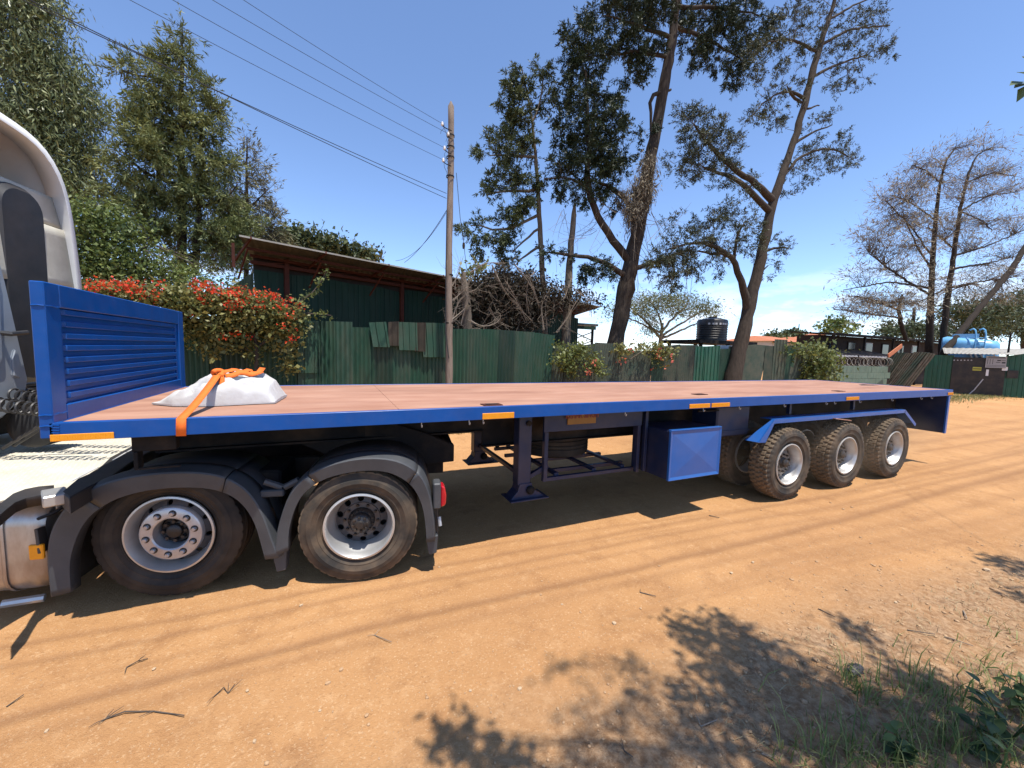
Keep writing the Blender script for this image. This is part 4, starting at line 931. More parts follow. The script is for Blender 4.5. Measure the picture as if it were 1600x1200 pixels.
patch(583, 608, 504, 503, 542, green_sheet, -.10); patch(607, 622, 503, 502, 540, rust_dk); patch(624, 652, 503, 504, 547, green_sheet, -.03); patch(649, 664, 504, 504, 549, rust_dk); patch(662, 699, 504, 505, 558, green_sheet, -.06)
patch(463, 493, 500, 502, 583, green_sheet, .03)
fs(699, 725, 514, 514, green_sheet, 0); fs(723, 751, 514, 514, green_pale, .02, dy=.015); fs(748, 778, 514, 515, green_sheet, .05); fs(775, 805, 515, 517, green_dark, .09, dy=.01); fs(802, 834, 517, 519, green_pale, .13, dy=.02); fs(831, 866, 519, 524, green_sheet, .2)
for i, (a, b_, y0, y1, mt, ln, pr, dy) in enumerate(((864, 893, 541, 540, green_old, .22, 'wave', .05), (890, 910, 537, 538, green_old, .28, 'wave', -.03), (906, 933, 540, 536, green_old, .33, 'wave', .03), (930, 960, 535, 537, green_old, .35, 'wave', -.02), (957, 975, 541, 540, green_old, .1, 'wave', .03),
        (972, 1000, 548, 548, green_old, .35, 'wave', 0), (997, 1022, 549, 547, green_old, .3, 'wave', .03), (1020, 1037, 540, 540, green_sheet, .0, 'wave', -.03), (1035, 1062, 541, 538, green_old, .1, 'wave', .02), (1060, 1090, 539, 539, green_old, .05, 'wave', 0),
        (1087, 1106, 541, 541, green_new, 0, 'box', -.04), (1104, 1124, 541, 540, green_new, 0, 'box', -.08), (1121, 1142, 545, 545, green_sheet, 0, 'wave', 0), (1139, 1163, 541, 541, green_old, .2, 'wave', .04), (1160, 1181, 540, 538, green_old, .55, 'wave', 0), (1178, 1200, 538, 540, green_old, .6, 'wave', .03), (1197, 1214, 540, 541, green_old, .1, 'wave', -.02), (1211, 1229, 530, 531, green_old, .0, 'box', -.06), (1226, 1243, 541, 540, green_sheet, .2, 'wave', .02), (1241, 1263, 541, 543, green_old, .35, 'wave', 0), (1260, 1284, 543, 546, green_old, .3, 'wave', .03), (1281, 1304, 548, 552, green_old, .2, 'wave', .0))):
    fs(a, b_, y0, y1, mt, ln, pr, dy)
# ================================================================== shed with mono-pitch roof
SO = AY(380, 372, 8.6); SD = np.array([.92, .39, 0]); SD = SD/np.linalg.norm(SD); SN = np.array([-SD[1], SD[0], 0])
SH = thing('iron_shed', 'dark teal iron shed with an overhanging mono-pitch roof behind the fence', 'shed', (float(SO[0]), float(SO[1]), 0), math.atan2(SD[1], SD[0]))
ZE = 4.72; LEN = 17.5
def roof_z(v): return ZE-.12*v
for k in range(19):       # roof sheets, each a sheet seen from below
    u0 = -.1+k*.93; rows = []
    for v in (-.05, 6.0):
        row = []
        for j in range(21):
            a = j/20; row.append((u0+.97*a+.42*max(0, v), v, roof_z(v)+.014*math.sin(a*10*math.pi)+.004*(k % 2)))
        rows.append(row)
    MB().grid(rows).build('roof_sheet', roof_top, SH, smooth=40)
wz = 4.35; ws_ = 1.3
for k in range(17):
    u0 = .55+k*.98; iron_sheet(u0, u0+1.0, 0, wz-.05-.22*rnd.random(), wz-.05-.22*rnd.random(), ws_+.01*rnd.random(), teal_sheet, SH, 0, 'box', 'wall_sheet')
for k in range(7): iron_sheet(ws_+.02, 5.5, 0, 4.1, 3.8, 0, teal_sheet, pivot('end_wall', SH, (.55, 0, 0), (0, 0, rad(90))), 0, 'box', 'wall_sheet') if k == 0 else None
MB().box((.45, ws_-.14, wz-.04), (17, ws_-.04, wz+.05)).build('wall_beam', rust, SH); MB().box((.2, .5, roof_z(.5)-.12), (17.3, .55, roof_z(.5)-.05)).build('purlin', rust, SH); MB().box((.4, 1.05, roof_z(1.05)-.12), (17.3, 1.10, roof_z(1.05)-.05)).build('purlin', rust, SH)
for k, u in enumerate((.15, 2.0, 4.0, 6.2, 8.8, 11.5, 14.5)):
    m = MB().bar((u, -.08, roof_z(-.08)+.0), (u, 1.6, roof_z(1.6)-.16), .04, .07); m.build('rafter', rust, SH)
    m = MB().bar((u, ws_-.09, wz-.5), (u, .25, roof_z(.25)-.17), .04, .04); m.build('rafter_brace', rust, SH)
for u in (1.3, 5.2, 9.5): MB().box((u, ws_-.16, 0), (u+.12, ws_-.05, wz+.3)).build('steel_post', rust, SH)
for k in range(8):
    u = .6+k*1.9; m = MB().bar((u, ws_-.1, wz), (u+.95, ws_-.1, roof_z(1.2)-.08), .03, .03); m.build('truss_web', rust, SH); m = MB().bar((u+.95, ws_-.1, roof_z(1.2)-.08), (u+1.9, ws_-.1, wz), .03, .03); m.build('truss_web', rust, SH)
MB().box((-.18, .3, 4.0), (-.12, .36, 4.6)).build('gutter_drop', rust, SH)
MB().box((.56, ws_+.06, 3.9), (17, ws_+.09, roof_z(ws_+.1)-.03)).build('gap_shade_board', dark_wall, SH)  # added dark board, standing in for shade in the gap under the roof
MB().box((-.1, -.075, ZE-.012), (17.6, -.052, ZE+.03)).build('roof_edge_highlight', roof_pale, SH)  # pale strip added as the highlight along the roof edge
# open steel frame beyond the shed
a = AY(862, 505, 17); b_ = AY(935, 508, 17)
FR = thing('steel_frame_canopy', 'grey steel frame canopy seen beyond the shed and the leaning fence', 'canopy', (float(a[0]), 17, 0)); fo2 = (a[0], 17, 0)
zt = float(a[2]); xa_, xb_ = float(a[0])-2, float(b_[0])
MB(fo2).box((xa_, 17, zt-.02), (xb_, 20, zt+.12)).build('roof_slab', roof_top, FR); MB(fo2).box((xa_, 16.96, zt-.25), (xb_-.2, 17.02, zt-.05)).build('fascia', teal_sheet, FR)
for u in (xa_+.3, xb_-1.7, xb_-.3): MB(fo2).box((u, 17.2, 0), (u+.12, 17.32, zt-.02)).build('steel_post', steel_dk, FR)
for i in range(3): m = MB(fo2).bar((xb_-1.7, 17.26, zt-.4-i*.55), (xb_-.3, 17.26, zt-.9-i*.55), .05, .05); m.build('brace', steel_dk, FR); m = MB(fo2).bar((xb_-1.7, 17.26, zt-.9-i*.55), (xb_-.3, 17.26, zt-.4-i*.55), .05, .05); m.build('brace', steel_dk, FR)
# ================================================================== utility pole and lines
pt, pb = AY(704.5, 158, 7.3), AY(701, 600, 7.3)
PO = thing('utility_pole', 'weathered wooden utility pole with a pointed top standing before the fence', 'utility pole', (float(pb[0]), 7.3, 0)); pof = (float(pb[0]), 7.3, 0)
n = 22; us = np.linspace(0, 1, n); base0 = np.array([pb[0]-.0, 7.3, -.2]); topp = pt-np.array([0, 0, .12])
pp = [base0+(topp-base0)*u+np.array([.02*math.sin(u*9), .015*math.cos(u*7), 0]) for u in us]; rr = [(.105-.03*u)*(1+.06*math.sin(u*40)) for u in us]
m = MB(pof); m.tube(pp+[pt], rr+[.012], 12); m.build('pole_shaft', poletm, PO, smooth=50)
def pz(py): return float(AY(702, py, 7.3)[2])
def pxy(z): u = (z-base0[2])/(topp[2]-base0[2]); return base0+(topp-base0)*u
att = []
for py, dx in ((207, -.16), (220, -.06), (243, -.12), (262, -.14)):
    z = pz(py); c = pxy(z); m = MB(pof); m.tube([(c[0], c[1]-.11, z), (c[0]+dx, c[1]-.12, z+.02), (c[0]+dx*1.6, c[1]-.12, z+.06)], .012, 6); bk = m.build('insulator_bracket', steel_dk, PO)
    MB(pof).lathe([(0, .10), (.02, .10), (.035, .07), (.03, .05), (.04, .03), (.02, 0), (0, 0)], 14, (c[0]+dx*1.6, c[1]-.12, z+.05), 'z').build('insulator', porc, bk, 40)
    att.append((c[0]+dx*1.6, c[1]-.12, z+.11))
for py in (212, 230, 246, 276, 430, 505): z = pz(py); c = pxy(z); m = MB(pof); m.lathe([(.104, -.02), (.108, -.02), (.108, .02), (.104, .02)], 14, (c[0], c[1], z), 'z', True); m.build('pole_band', steel_dk, PO, 40)
m = MB(pof)
for k in range(7):
    a0 = np.array(att[k % 4]); pts = [a0+np.array([.02*k, -.01, 0])+np.array([.05*math.sin(j*1.3+k), -.02*k*.3, -.11*j*(.6+.1*k)]) for j in range(5)]; m.tube(pts, .006, 4)
m.build('jumper_cables', wirem, PO)['kind'] = 'stuff'
z = pz(310); c = pxy(z); m = MB(pof); m.tube([(c[0]-.10, c[1]-.06, pz(330)), (c[0]-.11, c[1]-.08, pz(400)), (c[0]-.09, c[1]-.06, pz(520)), (c[0]+.0, c[1]-.11, pz(560))], .012, 5); m.build('down_cable', wirem, PO, smooth=50)
def wire(a, b_, sag, r, label, name='power_line', grp=None):
    a = np.array(a, float); b_ = np.array(b_, float); u = np.linspace(0, 1, 40)[:, None]; P = a+(b_-a)*u; P[:, 2] -= (4*sag*u*(1-u))[:, 0]
    m = MB(a); m.tube(P, r, 5); o = m.build(name, wirem, None, smooth=60); o.location = a; tag(o, label, 'power line', grp); return o
G_ = 'overhead lines from the wooden pole'
far_px = ((228, 0, 3), (292, 0, 2), (352, 0, 1), (398, 0, 0))
for k, (px, py, ai) in enumerate(far_px):
    A_ = np.array(att[ai]); B_ = AZ(px, py, A_[2]+.15); B2 = A_+(B_-A_)*1.9
    wire(A_, B2, .12, .0045, ('overhead line meeting the pole lowest of the four on insulators', 'overhead line second lowest of the four insulator lines', 'overhead line second highest of the four insulator lines', 'highest and rightmost overhead line at the top of the frame')[k], grp=G_)
z = pz(303); c = pxy(z)
for dz, lb in ((0, 'twin service cable tied to the pole below the insulators'), (-.13, 'lower of the two twin service cables tied below the insulators')):
    A_ = np.array([c[0]-.1, c[1], z+dz]); B_ = AZ(62, 0, z+.1); B2 = A_+(B_-A_)*1.6; B2[2] += 0 if dz == 0 else .06; wire(A_, B2, .10, .007, lb, 'service_cable', G_)
z = pz(330); c = pxy(z); e_ = AP(632, 410, SO+SN*.3, SN)
wire((c[0]-.1, c[1], z), e_, .15, .008, 'dark cable dropping from the pole to the shed roof', 'service_cable', G_); wire((c[0]-.1, c[1]+.02, z-.05), e_+np.array([-.3, 0, .02]), .30, .006, 'slacker thin cable dropping from the pole to the shed roof', 'service_cable', G_)
c1 = AY(713, 270, 7.3); c2 = AY(729, 420, 7.3); m = MB(c1); m.tube([c1, AY(719, 340, 7.3), AY(724, 375, 7.3), c2], .008, 5); o = m.build('stay_wire', wirem, None, smooth=60); o.location = c1; tag(o, 'thin stay wire with a strain insulator right of the wooden pole', 'power line')
ci = AY(724.5, 384, 7.3); MB(c1).lathe([(0, -.09), (.03, -.08), (.04, 0), (.03, .08), (0, .09)], 12, ci, 'z').build('strain_insulator', steel_dk, o, 40)
# ================================================================== trees and shrubs (photo outline at each one's own distance)
plant('eucalyptus_tree', 'tall dense eucalyptus with long drooping leaves behind the truck cab', 'tree', 15, [(48, 520, 13), (52, 330, 11), (60, 180, 8), (50, 40, 5), (40, -60, 3)],
      [[(55, 260, 6), (95, 200, 4), (130, 165, 2)], [(56, 200, 6), (20, 150, 4), (0, 110, 2)], [(52, 330, 6), (105, 290, 4), (140, 240, 2)]],
      [(25, 60, 66, 55), (60, 20, 32, 35), (15, -25, 60, 40), (60, 105, 45, 35), (100, 150, 45, 40), (125, 125, 22, 20, .8), (20, 170, 55, 60), (85, 215, 62, 50), (140, 185, 24, 28, .9), (140, 245, 22, 28), (60, 285, 65, 45), (120, 285, 42, 30), (20, 300, 45, 50), (130, 320, 30, 22)],
      lf_euc, 'droop', .17, .034, .62, 40, .30, bark_pale, twig_dk, tw_every=4, lsz=.3)
plant('broadleaf_tree', 'bright green leafy tree between the cab and the tall cypress', 'tree', 12, [(170, 520, 7), (165, 420, 5), (160, 340, 3)], [[(165, 430, 4), (210, 400, 2), (235, 380, 1)]],
      [(165, 365, 48, 40), (135, 335, 34, 26), (195, 410, 55, 34), (130, 400, 34, 45), (225, 435, 62, 26), (150, 440, 50, 28), (190, 345, 26, 22, .7), (250, 415, 28, 20, .7), (300, 442, 40, 14), (375, 445, 40, 12, .7)],
      lf_bush, 'broad', .09, .05, .8, 26, .22, bark, twig_dk, tw_every=5)
plant('cypress_tree', 'tall pointed cypress with olive foliage left of the shed', 'tree', 14, [(283, 520, 9), (284, 400, 8), (283, 250, 6), (284, 120, 3), (285, 45, 1)],
      [[(284, 120, 2), (250, 125, 2), (190, 110, 1)], [(284, 200, 2), (330, 190, 2), (352, 165, 1)], [(284, 290, 3), (220, 270, 2), (195, 240, 1)], [(284, 330, 3), (345, 320, 2), (370, 290, 1)], [(284, 400, 3), (355, 385, 2)], [(305, 430, 6), (312, 300, 4), (318, 170, 2)]],
      [(286, 62, 9, 17), (285, 95, 23, 17), (255, 88, 21, 10, .8), (240, 100, 10, 7, .8), (210, 103, 21, 10, .9), (192, 112, 8, 8), (272, 135, 45, 20), (225, 140, 21, 12, .8), (330, 130, 11, 10, .7), (255, 175, 46, 22), (325, 160, 18, 19, .8), (345, 168, 11, 10, .8), (240, 215, 44, 26), (305, 205, 39, 24), (345, 200, 16, 12, .7), (270, 255, 67, 29), (195, 265, 28, 20, .9), (335, 255, 33, 22, .9), (225, 310, 51, 29), (300, 305, 51, 29), (350, 310, 29, 24, .8), (250, 360, 51, 26, .8), (325, 365, 48, 29, .9), (365, 385, 29, 26, .9), (300, 405, 49, 19, .6), (385, 345, 25, 20, .7)],
      lf_cyp, 'spray', .12, .026, .62, 85, .21, bark, twig_dk, tw_every=2, droop=.25, maxd=4)
plant('dry_cypress', 'smaller dry brownish cypress between the tall cypress and the shed roof', 'tree', 16, [(383, 520, 5), (385, 350, 4), (386, 215, 1)], [[(385, 330, 2), (415, 300, 1)], [(385, 380, 2), (420, 360, 1)]],
      [(362, 330, 24, 28, 1.1), (350, 370, 30, 30, 1.1), (420, 372, 24, 20, 1), (440, 398, 22, 16, 1), (345, 405, 26, 16), (366, 300, 14, 18, .6), (386, 225, 10, 16, .7), (392, 255, 20, 18, .7), (405, 285, 24, 22, .7), (395, 320, 32, 24, .8), (418, 330, 18, 20, .8), (405, 365, 36, 26, .9), (425, 392, 22, 22), (385, 400, 30, 26)],
      lf_dry, 'spray', .15, .027, 1.0, 26, .24, bark, twig_dk, tw_every=1, droop=.3)
for k, (bl, tr, lb) in enumerate(([[(455, 372, 26, 16), (440, 385, 24, 18), (470, 380, 20, 14)], [(455, 470, 4), (455, 380, 2)], 'far grey green tree rising over the left end of the shed roof'], [[(495, 378, 24, 12), (520, 382, 22, 13), (505, 392, 30, 10)], [(505, 470, 4), (505, 385, 2)], 'far low tree crown seen above the middle of the shed roof'], [[(548, 388, 16, 10), (574, 398, 17, 9), (560, 400, 20, 8)], [(560, 470, 4), (560, 392, 2)], 'far small round tree crown over the shed roof nearest the pole'])):
    plant('background_tree', lb, 'tree', 30, tr, [], bl, lf_far, 'broad', .32, .15, 1.6, 20, .42, bark, None, group='trees far behind the shed')
plant('background_tree', 'pale green tree top peeping over the shed right of the pole', 'tree', 24, [(745, 500, 3), (743, 425, 1)], [], [(742, 420, 16, 10), (735, 430, 14, 8)], lf_hedge, 'broad', .3, .16, 1.0, 12, .35, bark, None, group='trees far behind the shed')
# centre conifers
plant('slender_conifer', 'slender pale trunked conifer with tufted crown right of the wooden pole', 'tree', 10.5, [(852, 530, 6), (848, 430, 5.5), (842, 330, 4.5), (838, 250, 3.5), (828, 170, 2), (815, 105, 1)],
      [[(843, 335, 3), (815, 350, 2.5), (775, 362, 2), (735, 352, 1)], [(840, 295, 3), (815, 300, 2.5), (785, 295, 2), (760, 305, 1)], [(838, 245, 2.5), (810, 245, 2), (765, 243, 1)], [(832, 190, 2), (850, 150, 1.5), (847, 105, 1)], [(846, 355, 2.5), (825, 370, 2), (800, 395, 1)], [(850, 385, 3), (822, 395, 2), (805, 415, 1)]],
      [(808, 112, 9, 15), (846, 108, 11, 16), (800, 135, 16, 14), (818, 135, 16, 15), (857, 135, 14, 14, .8), (812, 160, 28, 16), (783, 165, 9, 8), (850, 160, 18, 14, .8), (815, 190, 26, 16), (782, 210, 26, 14), (820, 215, 24, 16), (752, 235, 14, 10), (785, 240, 30, 16), (830, 235, 16, 14, .7), (800, 262, 28, 14, .9), (775, 285, 18, 15), (760, 302, 10, 8), (838, 290, 14, 30, .7), (812, 290, 18, 18, .8), (815, 322, 24, 18), (795, 340, 24, 16), (745, 345, 12, 8), (727, 358, 14, 9), (750, 372, 18, 12, .9), (775, 372, 16, 14, .8), (748, 392, 8, 9), (798, 375, 16, 16), (788, 395, 12, 10), (797, 405, 10, 16)],
      lf_con, 'spray', .095, .026, .55, 120, .15, bark_pale, twig_dk, tw_every=4, droop=.35, twn=2, maxd=3)
plant('tree_snag', 'bare broken tree trunk without branches standing between the two conifers', 'dead tree', 9.8, [(884, 535, 8.5), (888, 440, 7), (893, 380, 6), (896, 335, 5), (898, 318, 2)], [[(895, 350, 2), (900, 335, 1)]], [], None, barkm=bark_pale)
plant('large_conifer', 'biggest conifer with thick leaning trunk, dark drooping crown leaving the frame', 'tree', 9.6,
      [(960, 545, 17), (975, 470, 16), (988, 400, 15), (1003, 330, 13), (1012, 270, 12), (1026, 200, 11), (1040, 120, 10), (1052, 50, 9), (1060, -30, 8), (1066, -110, 5)],
      [[(983, 408, 8), (955, 372, 7), (933, 340, 6.5), (919, 300, 6), (917, 260, 5), (921, 225, 4.5), (916, 170, 3), (914, 110, 2)], [(992, 330, 4), (970, 300, 5), (945, 290, 3), (920, 280, 1)], [(975, 430, 6), (930, 402, 4), (880, 396, 3), (850, 394, 1)], [(990, 420, 5), (1040, 405, 3), (1085, 385, 1)],
       [(1050, 60, 4), (1000, 40, 3), (950, 25, 1)], [(1045, 90, 4), (990, 80, 3), (910, 90, 1)], [(1055, 40, 4), (1105, 60, 3), (1160, 95, 1)], [(1058, 10, 4), (1120, 10, 3), (1190, 25, 1)], [(1030, 145, 4), (1012, 143, 3.5), (1016, 170, 3), (1017, 215, 1.5)], [(1034, 145, 3), (1048, 140, 2)], [(919, 295, 3), (880, 275, 2), (850, 280, 1)], [(917, 250, 3), (950, 220, 2), (975, 215, 1)]],
      [(905, 105, 16, 16), (895, 130, 20, 14), (930, 135, 26, 16), (955, 150, 20, 12), (900, 165, 30, 16), (940, 175, 36, 20), (975, 195, 18, 14), (880, 190, 20, 14, .9), (915, 205, 38, 18), (950, 215, 40, 18), (890, 230, 24, 18), (930, 240, 42, 20), (965, 245, 22, 16), (870, 255, 14, 12, .8), (900, 265, 40, 18), (945, 270, 36, 16), (880, 290, 24, 14, .8), (920, 295, 38, 14, .8), (955, 295, 24, 16, .8), (965, 320, 14, 10, .7), (905, 315, 22, 8, .7),
       (945, 6, 34, 16, .9), (985, 15, 40, 24), (925, 25, 22, 14, .8), (1020, 25, 34, 26), (900, 58, 22, 18), (930, 70, 34, 22), (975, 60, 36, 24), (890, 88, 14, 12), (925, 98, 30, 14), (1000, 95, 26, 20), (1015, 70, 24, 22, .8), (975, 120, 10, 8, .7), (1000, 120, 16, 12, .8), (1075, 30, 18, 28, .8), (1090, 70, 26, 24), (1120, 50, 36, 30), (1080, 95, 12, 8), (1130, 90, 34, 18), (1160, 110, 26, 18, .9), (1150, 130, 20, 10, .8), (1165, 70, 32, 26, .9), (1130, 10, 50, 18), (1185, 25, 34, 22, .9), (1195, 60, 22, 24, .7), (1010, -30, 80, 25), (1120, -30, 80, 25),
       (860, 396, 24, 6, .9), (895, 400, 22, 6, .8), (925, 415, 28, 12), (950, 425, 20, 12), (915, 432, 18, 8, .7), (1025, 410, 26, 9), (1060, 396, 36, 10), (1040, 428, 24, 9, .8), (1075, 420, 20, 10, .7), (1060, 445, 12, 10, .6), (1020, 200, 10, 12, .4), (1000, 215, 10, 12, .5), (1005, 245, 12, 10, .4)],
      lf_dark, 'spray', .092, .026, .56, 115, .15, bark, twig_dk, tw_every=4, droop=.45, twn=2, maxd=3.2)
# dead creeper hanging on the large trunk
plant('dead_creeper', 'brown dead creeper tangled round the large conifer trunk', 'creeper', 9.25, [], [], [(1012, 265, 12, 30, 2), (1002, 300, 18, 26, 3), (992, 325, 16, 16, 3), (975, 305, 10, 12, 1.5), (985, 345, 10, 18, 1.2)], lf_bare, 'droop', .16, .03, 2.2, 5, .16, None, twig_dk, tw_every=1, crown='dry_leaves')
m = []
for (a, b_) in (((1008, 300), (1000, 400)), ((985, 340), (978, 460)), ((1002, 320), (1035, 470)), ((1020, 330), (1060, 400)), ((960, 330), (930, 300)), ((950, 340), (915, 400)), ((990, 385), (1000, 475)), ((940, 330), (905, 350)), ((1010, 350), (1055, 350)), ((1000, 380), (1050, 440)), ((930, 360), (880, 380)), ((960, 400), (940, 440)), ((1020, 380), (1070, 330)), ((880, 330), (870, 395)), ((1033, 430), (1037, 500)), ((1075, 420), (1076, 520))):
    for k in range(3):
        p = AY(a[0]+rnd.gauss(0, 5), a[1]+rnd.gauss(0, 5), 9.4+rnd.gauss(0, .3)); q_ = AY(b_[0]+rnd.gauss(0, 12), b_[1]+rnd.gauss(0, 10), 9.4+rnd.gauss(0, .4)); md = (p+q_)/2+np.array([rnd.gauss(0, .15), rnd.gauss(0, .1), -.1+rnd.gauss(0, .12)])
        u = np.linspace(0, 1, 7)[:, None]; P = p*(1-u)**2+2*md*u*(1-u)+q_*u**2; m.append((P, np.linspace(.011, .004, 7)))
        for _ in range(4): i = rnd.randrange(1, 7); e_ = P[i]+rng.normal(0, .28, 3); m.append(([P[i], (P[i]+e_)/2+rng.normal(0, .04, 3), e_], [.005, .004, .002]))
tag(link('hanging_dead_twigs', tubes_mesh('hanging_dead_twigs', m, twigm)), 'thin dead twigs and vines hanging around the large conifer', 'dead twigs', kind='stuff')
# leaning conifer in front of the fence
plant('leaning_conifer', 'leaning conifer with forked trunk rising in front of the fence by the black tank', 'tree', 7.5,
      [(1143, 600, 15), (1152, 560, 14), (1166, 500, 12), (1176, 455, 11), (1192, 390, 9.5), (1206, 320, 8.5), (1224, 265, 7), (1243, 215, 6.5), (1260, 150, 5.8), (1274, 95, 6), (1290, 45, 4.5), (1302, 10, 3.5), (1312, -40, 2)],
      [[(1206, 312, 7), (1190, 294, 6), (1160, 275, 5), (1140, 258, 4.5), (1115, 235, 3.5), (1085, 195, 1.5)], [(1202, 330, 6), (1185, 312, 5.5), (1160, 288, 4.5), (1135, 272, 3.5), (1100, 262, 2)], [(1167, 482, 8), (1158, 440, 6), (1146, 402, 5), (1120, 385, 4), (1085, 378, 2.5), (1040, 390, 1)], [(1146, 402, 4), (1125, 398, 3), (1090, 392, 1.5)], [(1147, 405, 3), (1150, 370, 2.5), (1165, 345, 1)], [(1190, 395, 3), (1215, 385, 2), (1232, 388, 1)],
       [(1216, 285, 3.5), (1250, 245, 2.5), (1290, 228, 2), (1325, 245, 1)], [(1240, 225, 3), (1262, 210, 2), (1300, 195, 1)], [(1262, 158, 3.5), (1240, 140, 2.5), (1205, 150, 1.5), (1175, 180, 1)], [(1252, 160, 2.5), (1235, 148, 2.5), (1230, 135, 1)], [(1268, 120, 3), (1310, 100, 2), (1355, 85, 1)], [(1282, 70, 3), (1330, 45, 2), (1390, 40, 1)], [(1278, 80, 3), (1235, 60, 2), (1200, 65, 1)], [(1262, 170, 2), (1280, 165, 1)], [(1295, 30, 2.5), (1340, 5, 1.5), (1370, -5, 1)], [(1180, 440, 2.5), (1200, 415, 1)]],
      [(1080, 172, 22, 18, .9), (1100, 195, 30, 18), (1070, 205, 16, 14, .8), (1120, 215, 28, 18), (1090, 225, 34, 16, .9), (1140, 225, 20, 12, .8), (1130, 245, 34, 14, .9), (1075, 245, 22, 12, .7), (1105, 262, 40, 14, .7), (1060, 255, 24, 16, .5), (1080, 275, 30, 14, .5), (1150, 262, 24, 14, .6), (1175, 280, 20, 12, .5), (1130, 290, 40, 14, .4),
       (1290, 222, 36, 12, .8), (1325, 240, 24, 14, .7), (1265, 235, 24, 16, .7), (1295, 250, 34, 18, .55), (1240, 262, 22, 16, .6), (1330, 258, 14, 14, .5), (1260, 275, 22, 16, .5), (1225, 300, 12, 10, .5), (1285, 190, 18, 9, .7), (1298, 178, 8, 7), (1265, 200, 14, 12, .5),
       (1200, 165, 24, 14, .8), (1175, 182, 16, 12, .8), (1222, 180, 22, 14, .7), (1205, 195, 16, 8, .5), (1240, 140, 22, 16, .6), (1205, 140, 18, 10, .6), (1190, 120, 24, 16, .5), (1220, 100, 30, 18, .5), (1250, 75, 28, 20, .5), (1210, 60, 28, 24, .6), (1235, 25, 36, 20, .6), (1180, 85, 20, 16, .5), (1310, 100, 30, 16, .6), (1345, 95, 26, 16, .6), (1380, 75, 20, 22, .6), (1330, 60, 36, 18, .55), (1365, 40, 30, 18, .55), (1300, 60, 24, 20, .45), (1325, 20, 36, 18, .55), (1370, 12, 24, 14, .5), (1290, -5, 50, 16, .6), (1320, 130, 24, 14, .45), (1290, 140, 20, 14, .4), (1345, 120, 18, 10, .5), (1260, 45, 24, 22, .4),
       (1150, 340, 34, 9), (1110, 352, 40, 10), (1185, 350, 22, 9, .8), (1075, 365, 30, 8, .9), (1130, 368, 50, 9), (1180, 372, 30, 8), (1090, 384, 54, 10), (1150, 388, 40, 8), (1210, 380, 22, 10, .9), (1035, 398, 28, 10), (1070, 405, 36, 10), (1120, 402, 34, 7, .8), (1200, 398, 22, 8, .8), (1225, 386, 12, 8), (1020, 412, 16, 8, .9), (1055, 425, 24, 10, .7), (1045, 442, 12, 8, .6), (1090, 425, 14, 12, .5), (1128, 430, 8, 12, .5), (1208, 412, 12, 7, .7), (1195, 425, 9, 8, .7), (1130, 322, 22, 12, .6), (1160, 315, 18, 10, .5), (1055, 345, 22, 7, .6), (1040, 372, 16, 8, .7)],
      lf_flat, 'spray', .072, .020, .70, 80, .13, bark, twig_dk, tw_every=2, droop=.2, twn=3, maxd=2.6)
plant('umbrella_acacia', 'flat topped umbrella acacia far behind the fence left of the black tank', 'tree', 20, [(1030, 545, 4), (1033, 522, 3.5), (1036, 505, 2)],
      [[(1032, 528, 3), (1012, 505, 2), (985, 480, 1)], [(1034, 520, 2.5), (1050, 498, 2), (1075, 475, 1)], [(1033, 525, 2.5), (1065, 505, 1.8), (1105, 482, 1)], [(1034, 515, 2), (1030, 490, 1.5), (1015, 470, 1)], [(1032, 530, 2.5), (1060, 518, 2), (1100, 500, 1), (1125, 492, .7)], [(1033, 520, 2), (1000, 505, 1.5), (962, 488, .8)]],
      [(1000, 470, 30, 7), (1040, 466, 36, 7), (1080, 472, 34, 8), (1108, 482, 22, 9), (1122, 496, 14, 6, .6), (970, 484, 26, 7, .7), (1030, 480, 50, 8, .8), (1075, 487, 36, 8, .8), (955, 494, 14, 5, .5), (1000, 490, 26, 10, .7), (1020, 505, 14, 16, .8), (1010, 520, 10, 10, .5)],
      lf_aca, 'broad', .17, .05, 3.0, 22, .35, bark_pale, twigm, tw_every=3, twig_r=.016, maxd=6)
plant('round_bush', 'round green leafy bush beyond the dark building at the right', 'bush', 24, [(1310, 560, 3), (1310, 520, 2)], [], [(1308, 508, 24, 12), (1295, 515, 14, 10), (1325, 516, 16, 9), (1312, 500, 14, 6)], lf_bush, 'broad', .34, .2, 1.6, 14, .4, bark, None)
